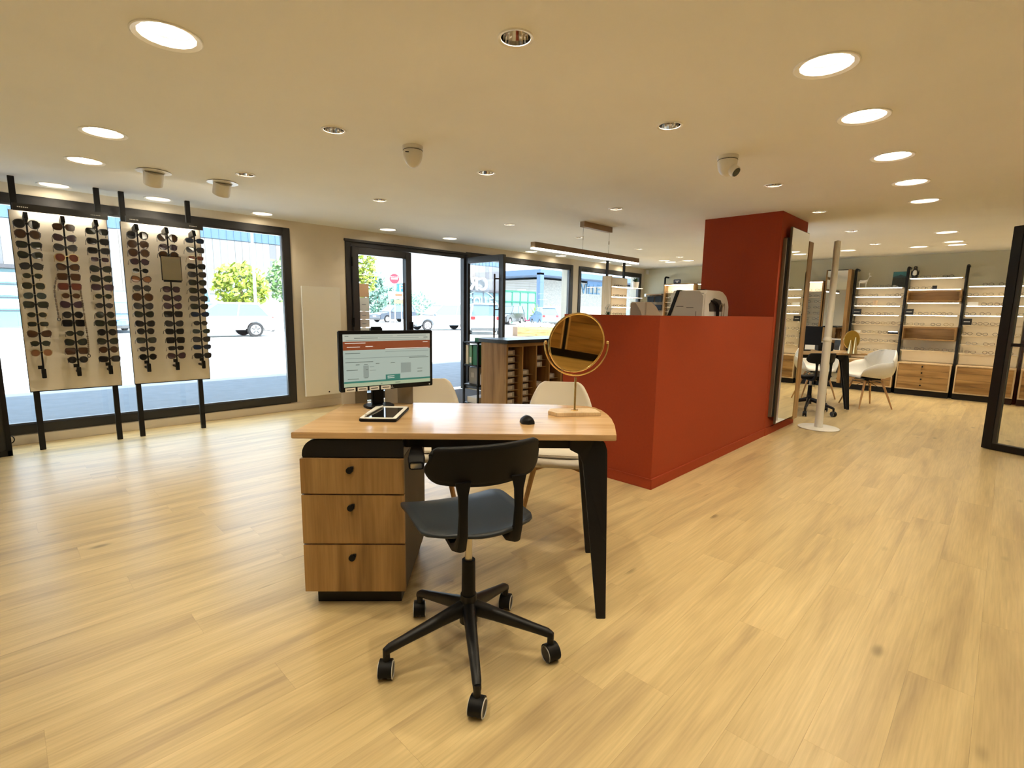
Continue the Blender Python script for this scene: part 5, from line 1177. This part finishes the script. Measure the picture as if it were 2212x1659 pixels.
car('blue_car', 'blue-grey car parked behind the sunglasses panels', (4.2, 31.5, ZG), R(-80), 4.3, 1.5, 1.8, P_BLUE, 'hatch')
a = F(838, 696, ZG); car('dark_suv', 'dark estate car parked across the lot, seen through the closed door leaf', (a.x+.9, a.y+.4, ZG), R(185), 4.6, 1.75, 1.9, P_DARK, 'suv')
a = F(924, 714, ZG); car('silver_crossover', 'silver crossover parked in view of the open entrance', (a.x+1.45, a.y+.5, ZG), R(168), 4.4, 1.66, 1.85, P_SILV, 'suv')
a = F(1100, 702, ZG); car('black_minivan', 'black minivan parked beyond the entrance window', (a.x+1.4, a.y+1.6, ZG), R(200), 4.5, 1.85, 1.85, P_BLACK, 'suv')
a = F(1180, 704, ZG); car('city_car', 'small pale blue city car seen from behind beyond the planter', (a.x+.6, a.y+.8, ZG), R(60), 3.6, 1.70, 1.70, pmat('paint_ice', (.16, .24, .36), .25, coat=.5), 'mini')
a = F(1275, 686, ZG); car('far_blue_car', 'blue car parked far off, seen through the far window', (44.0, 27.5, ZG), R(160), 4.2, 1.7, 1.8, P_BLUE, 'hatch')
# white suv, seen mirrored in the open glass leaf (plane x = 5.412)
MX = 5.412
def mir(v): return Vector((2*MX-v.x, v.y, v.z))
a = mir(F(1043, 723, ZG)); car('white_suv', 'white compact off-roader seen from behind, mirrored in the open glass door', (a.x-1.2, a.y+1.3, ZG), R(128), 4.1, 1.72, 1.80, P_WHITE, 'suv')
# scooter
a = F(1143, 700, ZG)
t = thing('pink_scooter', 'pink motor scooter parked between the black minivan and the city car', 'scooter', (a.x, a.y, ZG), R(150))
for x in (-.65, .65): MB().cyl((x, -.06, .28), (x, .06, .28), .28, None, 18).build('wheel', M_TYRE, t, True)
MB().prism([(-.85, .5), (-.75, .85), (-.1, .80), (0, .45), (.35, .40), (.62, 1.05), (.72, 1.0), (.60, .35), (-.4, .28)], -.14, .14, 'y').build('scooter_body', pmat('scooter_pink', (.45, .06, .14), .3), t, bevel=.03)
MB().box((-.75, -.13, .85), (-.1, .13, .95)).build('seat', M_BLACKP, t, bevel=.03); MB().tube([(.55, -.32, 1.1), (.62, 0, 1.05), (.55, .32, 1.1)], .025, 6).build('handlebar', M_BLACKP, t)

# ---- clad building across the lot: shop glazing below, upright boards, blue metal roof band
YB = 38.0
t = thing('clad_building', 'grey timber-clad shop building with a blue metal roof across the parking lot', 'building', (0, YB, ZG))
MB().box((-34, .12, 0), (16.5, 12, 8.6)).build('wall', pmat('render_pale', (.45, .47, .48), .9), t)
br = random.Random(11)
bm_ = [pmat('clad%d' % i, c, .85) for i, c in enumerate([(.17, .175, .18), (.21, .21, .21), (.13, .135, .15), (.19, .175, .165)])]
bme = [MB().box((0, 0, 0), (.44, .10, 1)).mesh('board', m) for m in bm_]
x = -34.0
while x < 16.4:
    o = obj('board', br.choice(bme), t, (x, br.uniform(0, .04), 3.35 if x < 2.5 else 2.15)); o.scale = (1, 1, 2.35 if x < 2.5 else 3.55); x += .45
rme = MB().box((0, 0, 0), (.43, .12, 2.9)).box((.40, -.06, 0), (.45, .02, 2.9)).mesh('roof_panel', pmat('blue_metal', (.07, .13, .21), .5))
x = -34.0
while x < 16.4: obj('roof_panel', rme, t, (x, 0, 5.75)); x += .45
MB().box((-34, -.25, 3.15), (2.5, .1, 3.33)).build('canopy_band', pmat('canopy_dark', (.06, .06, .07), .6), t)
x = -33.6; wi = 0; pgl = pmat('shop_glass', (.12, .22, .24), .15, spec=.6); mul = pmat('mullion', (.05, .06, .08), .5)
while x < 2.2:
    wdo = MB().box((x, .02, .1), (x+1.3, .11, 3.1)).build('shop_window', pgl, t); b = MB(); b.box((x-.06, -.02, .05), (x+.06, .1, 3.12))
    for z in (.9, 1.6, 2.3): b.box((x+.06, -.01, z), (x+1.3, .1, z+.05))
    b.build('mullion', mul, wdo)
    if -3 < x:
        for z in (.98, 1.68, 2.38): MB().box((x+.22, -.005, z+.05), (x+1.14, .018, z+.55)).build('poster', M_WHITE, wdo); MB().box((x+.36, -.02, z+.15), (x+.98, -.0055, z+.42)).build('poster_print', pmat('poster_blue', (.16, .38, .48), .6) if 'poster_blue' not in bpy.data.materials else bpy.data.materials['poster_blue'], wdo)
    x += 1.4
MB().box((11.2, -.02, 1.5), (12.6, .13, 3.1)).build('office_window', pmat('pale_pane', (.30, .42, .46), .2), t)
# white sign letters, mirrored in the open leaf
lc = mir(onY(1024, 614, YB-.2)); s1 = mir(onY(1047, 612, YB-.2)).x; s2 = mir(onY(1005, 612, YB-.2)).x
text('CRÉ', 1.8, M_WHITE, t, ((s1+s2)/2, -.25, lc.z-ZG), (PI/2, 0, 0), 'sign_letters', .12)
lc2 = mir(onY(1038, 652, YB-.1)); tx = text('COLLE', 1.15, pmat('decal_mint', (.5, .62, .58), .6), t, (lc2.x, -.06, lc2.z-ZG), (PI/2, 0, 0), 'window_decal', .01); tx.scale = (-1, 1, 1)
MB().tube([(lc2.x+2.5*math.cos(R(a)), -.06, lc2.z-1.2-ZG+2.3*math.sin(R(a))) for a in range(20, 161, 10)], .05, 6).build('decal_arc', bpy.data.materials['decal_mint'], t)

# ---- trees and shrubs
def foliage(n, c, rad, seed, sz):
    q = random.Random(seed); f = MB()
    for _ in range(n):
        d_ = Vector((q.gauss(0, 1), q.gauss(0, 1), q.gauss(0, 1))).normalized()*q.uniform(.55, 1)
        p = Vector((c[0]+d_.x*rad[0], c[1]+d_.y*rad[1], c[2]+d_.z*rad[2])); a = Vector((q.uniform(-1, 1), q.uniform(-1, 1), q.uniform(-1, 1))).normalized(); b_ = a.orthogonal().normalized(); s_ = sz*q.uniform(.6, 1.3)
        f.add([p-a*s_, p+b_*s_*.6, p+a*s_, p-b_*s_*.6], [(0, 1, 2, 3)])
    return f
G_YEL = pmat('leaf_yellowgreen', (.24, .30, .03), .6, noise=.4, nscale=2); G_MID = pmat('leaf_mid', (.16, .28, .10), .6, noise=.4, nscale=2); G_BLUE = pmat('leaf_bluegreen', (.14, .26, .20), .6, noise=.3, nscale=2)
def tree(name, label, loc, c, rad, m, n, sz, cat='tree', seed=1):
    t = thing(name, label, cat, (loc[0], loc[1], ZG))
    MB().tube([(0, 0, 0), (.05, 0, c*.5), (0, 0, c)], [.13, .10, .05], 8).build('trunk', pmat('bark', (.12, .08, .05), .9) if 'bark' not in bpy.data.materials else bpy.data.materials['bark'], t, True)
    tag(foliage(n, (0, 0, c), rad, seed, sz).build('foliage', m, t), kind='stuff')
a = onY(520, 618, 31); tree('autumn_bush', 'round yellow-green bush before the timber-clad building', (a.x, a.y), 2.4, (1.5, 1.3, 1.4), G_YEL, 800, .19, 'bush', 2)
a = onY(592, 612, 33); tree('green_sapling', 'small green tree beside the lamp post', (a.x+.6, a.y), 3.1, (1.1, 1.0, 1.5), G_MID, 400, .2, 'tree', 3)
a = onY(783, 588, 32); tree('birch_tree', 'slender yellow-green tree seen through the closed door leaf', (a.x, a.y), 4.2, (1.0, 1.0, 2.3), G_YEL, 700, .2, 'tree', 4)
for i, (px, py, yy, rr, hh) in enumerate(((815, 640, 60, 1.5, 3.4), (838, 648, 66, 2.4, 2.4), (872, 652, 73, 2.9, 2.2), (905, 655, 81, 3.4, 2.4))):
    a = onY(px, py, yy); tree('conifer', ['tall narrow blue-green conifer beyond the parked dark car', 'broad blue-green conifer beyond the parked dark car', 'low blue-green shrub behind the entrance post', 'low blue-green shrub behind the silver crossover'][i], (a.x, a.y), a.z, (rr, rr, hh), G_BLUE, 500, .35, 'tree', 6+i)
for i, (px, py) in enumerate(((1160, 655), (1192, 652))):
    a = onY(px, py, 34.5); t = thing('yucca', ['spiky yellow yucca plant beside the green shelter', 'spiky yellow yucca plant before the stone wall'][i], 'plant', (a.x, a.y, ZG)); b = MB(); q = random.Random(i)
    for k in range(70):
        an = q.uniform(0, 2*PI); el = q.uniform(.25, 1.4); L_ = q.uniform(1.2, 1.9); d_ = Vector((math.cos(an)*math.cos(el), math.sin(an)*math.cos(el), math.sin(el))); s_ = Vector((-math.sin(an), math.cos(an), 0))*.05; o = Vector((0, 0, .5)); b.add([o-s_, o+s_, o+d_*L_], [(0, 1, 2)])
    tag(b.build('leaves', G_YEL, t), kind='stuff'); MB().cyl((0, 0, 0), (0, 0, .55), .14, .1, 8).build('stem', bpy.data.materials['bark'], t)
# ---- lamp post, signs
a = onY(552, 650, 29)
t = thing('lamp_post', 'pale steel street lamp post before the timber-clad building', 'lamp post', (a.x, a.y, ZG)); mst = pmat('galvanised', (.55, .57, .58), .4)
MB().cyl((0, 0, 0), (0, 0, 5.9), .09, .06, 10).build('mast', mst, t, True); MB().tube([(0, 0, 5.85), (.15, 0, 6.05), (.6, 0, 6.1)], .05, 8).build('lamp_arm', mst, t, True)
def sign(name, label, px, py, Yd, kind):
    a = onY(px, py, Yd); t = thing(name, label, 'road sign', (a.x, a.y, ZG), R(-30)); z = a.z-ZG
    MB().cyl((0, .05, 0), (0, .05, z+.3), .035, None, 8).build('sign_post', mst, t)
    if kind == 'noentry':
        MB().cyl((0, .0, z), (0, .02, z), .32, None, 28).build('red_disc', pmat('sign_red', (.55, .02, .04), .5), t); MB().cbox((0, -.004, z), (.44, .006, .10)).build('white_bar', M_WHITE, t)
    else:
        MB().cbox((0, .0, z), (.62, .02, .62)).build('blue_plate', pmat('sign_blue', (.02, .12, .45), .5), t); text('P', .62, M_WHITE, t, (0, -.012, z), (PI/2, 0, 0), 'letter_p', .003)
sign('no_entry_sign', 'red round no-entry sign with a white bar beyond the closed door leaf', 852, 602, 29, 'noentry')
sign('parking_sign', 'blue square parking sign with a white letter, beside the no-entry sign', 867, 623, 28.4, 'p')
a = onY(857, 638, 26)
t = thing('street_notice', 'white notice board with red print below the parking sign', 'notice board', (a.x, a.y, ZG), R(-30)); z = a.z-ZG
MB().cbox((0, 0, z), (.95, .03, .42)).build('board', M_WHITE, t); MB().cbox((.12, -.018, z+.03), (.42, .006, .16)).build('red_print', pmat('print_red', (.55, .08, .04), .6), t); MB().cbox((.15, .0, z-.36), (.62, .05, .22)).build('brown_board', pmat('brown_board', (.25, .15, .09), .7), t)
for x in (-.4, .4): MB().cyl((x, .03, 0), (x, .03, z+.2), .03, None, 8).build('leg', M_WHITE, t)
# ---- entrance planter
a = F(1118, 727, ZG); c = F(1206, 727, ZG)
t = thing('wooden_planter', 'long brown wooden planter with pale blossoms outside the entrance window', 'planter', (a.x, a.y, ZG), math.atan2(c.y-a.y, c.x-a.x)); L_ = (c-a).length
for k in range(3): MB().box((0, 0, .02+.16*k), (L_, .05, .17+.16*k)).build('plank', M_OAK['x'], t)
b = MB(); b.box((0, .05, 0), (L_, .9, .48)); b.build('planter_box', pmat('planter_brown', (.20, .12, .07), .8), t)
tag(foliage(260, (L_/2, .45, .55), (L_/2, .4, .18), 21, .10).build('blossoms', M_WHITE, t), kind='stuff')
# ---- green shelter and stone building
a = onY(1088, 662, 38); c = onY(1156, 662, 38)
t = thing('green_shelter', 'green-framed glass trolley shelter beyond the black minivan', 'shelter', (a.x, 38, ZG)); w = c.x-a.x; gm = pmat('shelter_green', (.01, .13, .08), .5)
zt_ = onY(1120, 630, 38).z-ZG
for k in range(5): MB().box((w*k/4-.06, -.06, 0), (w*k/4+.06, .06, zt_)).build('shelter_post', gm, t)
for z in (zt_, zt_-1.1): MB().box((-.06, -.07, z-.08), (w+.06, .07, z+.08)).build('shelter_rail', gm, t)
for k in range(4): MB().box((w*k/4+.06, -.01, .2), (w*(k+1)/4-.06, .01, zt_-.1)).build('shelter_pane', pmat('shelter_glass%d' % k, (.14, .30, .28), .3), t)
a = onY(1129, 650, 46); c = onY(1352, 650, 46); e0 = onY(1165, 650, 46)
def stone(nm):
    m, N, L, b = newmat(nm); tc = N.new('ShaderNodeTexCoord'); bk = N.new('ShaderNodeTexBrick'); mp = N.new('ShaderNodeMapping'); mp.inputs['Rotation'].default_value = (PI/2, 0, 0)
    L.new(tc.outputs['Object'], mp.inputs[0]); L.new(mp.outputs[0], bk.inputs['Vector']); bk.inputs['Scale'].default_value = 2.2; bk.inputs['Color1'].default_value = (.34, .32, .28, 1); bk.inputs['Color2'].default_value = (.24, .235, .215, 1); bk.inputs['Mortar'].default_value = (.40, .38, .36, 1); bk.inputs['Mortar Size'].default_value = .02
    L.new(bk.outputs[0], b.inputs['Base Color']); b.inputs['Roughness'].default_value = .9; return m
t = thing('stone_building', 'pale stone building under a flat blue-grey canopy beyond the parking lot', 'building', (e0.x, 46, ZG)); BL = c.x-e0.x+20
zc_ = onY(1165, 594, 46).z-ZG; zs = onY(1180, 604, 46).z-ZG
MB().box((0, 0, 0), (BL, 10, zs)).build('stone_wall', stone('stone_wall_mat'), t)
cm_ = pmat('canopy_blue', (.07, .115, .20), .6)
MB().box((a.x-e0.x, -3, zc_-.25), (BL, 10, zc_+.45)).build('flat_canopy', cm_, t); MB().box((a.x-e0.x, -3, 0), (a.x-e0.x+.7, -2.4, zc_)).build('canopy_column', cm_, t)
s_ = onY(1275, 626, 46); text('VILLE', 2.1, pmat('sign_letters_blue', (.06, .16, .26), .6), t, (s_.x-e0.x, -.08, s_.z-ZG), (PI/2, 0, 0), 'wall_letters', .05)
s_ = onY(1290, 614, 46); MB().cbox((s_.x-e0.x, -.06, s_.z-ZG), (5.2, .1, .8)).build('blue_sign_plate', pmat('plate_blue', (.10, .20, .36), .6), t)
t = thing('low_hedge', 'distant low building and hedge line beyond the parking lot', 'building', (22, 90, ZG)); MB().box((0, 0, 0), (30, 5, 2.6)).build('wall', pmat('far_wall', (.5, .5, .5), .9), t); MB().box((-.3, -.3, 2.6), (30.3, 5.3, 2.9)).build('roof', P_DARK, t)
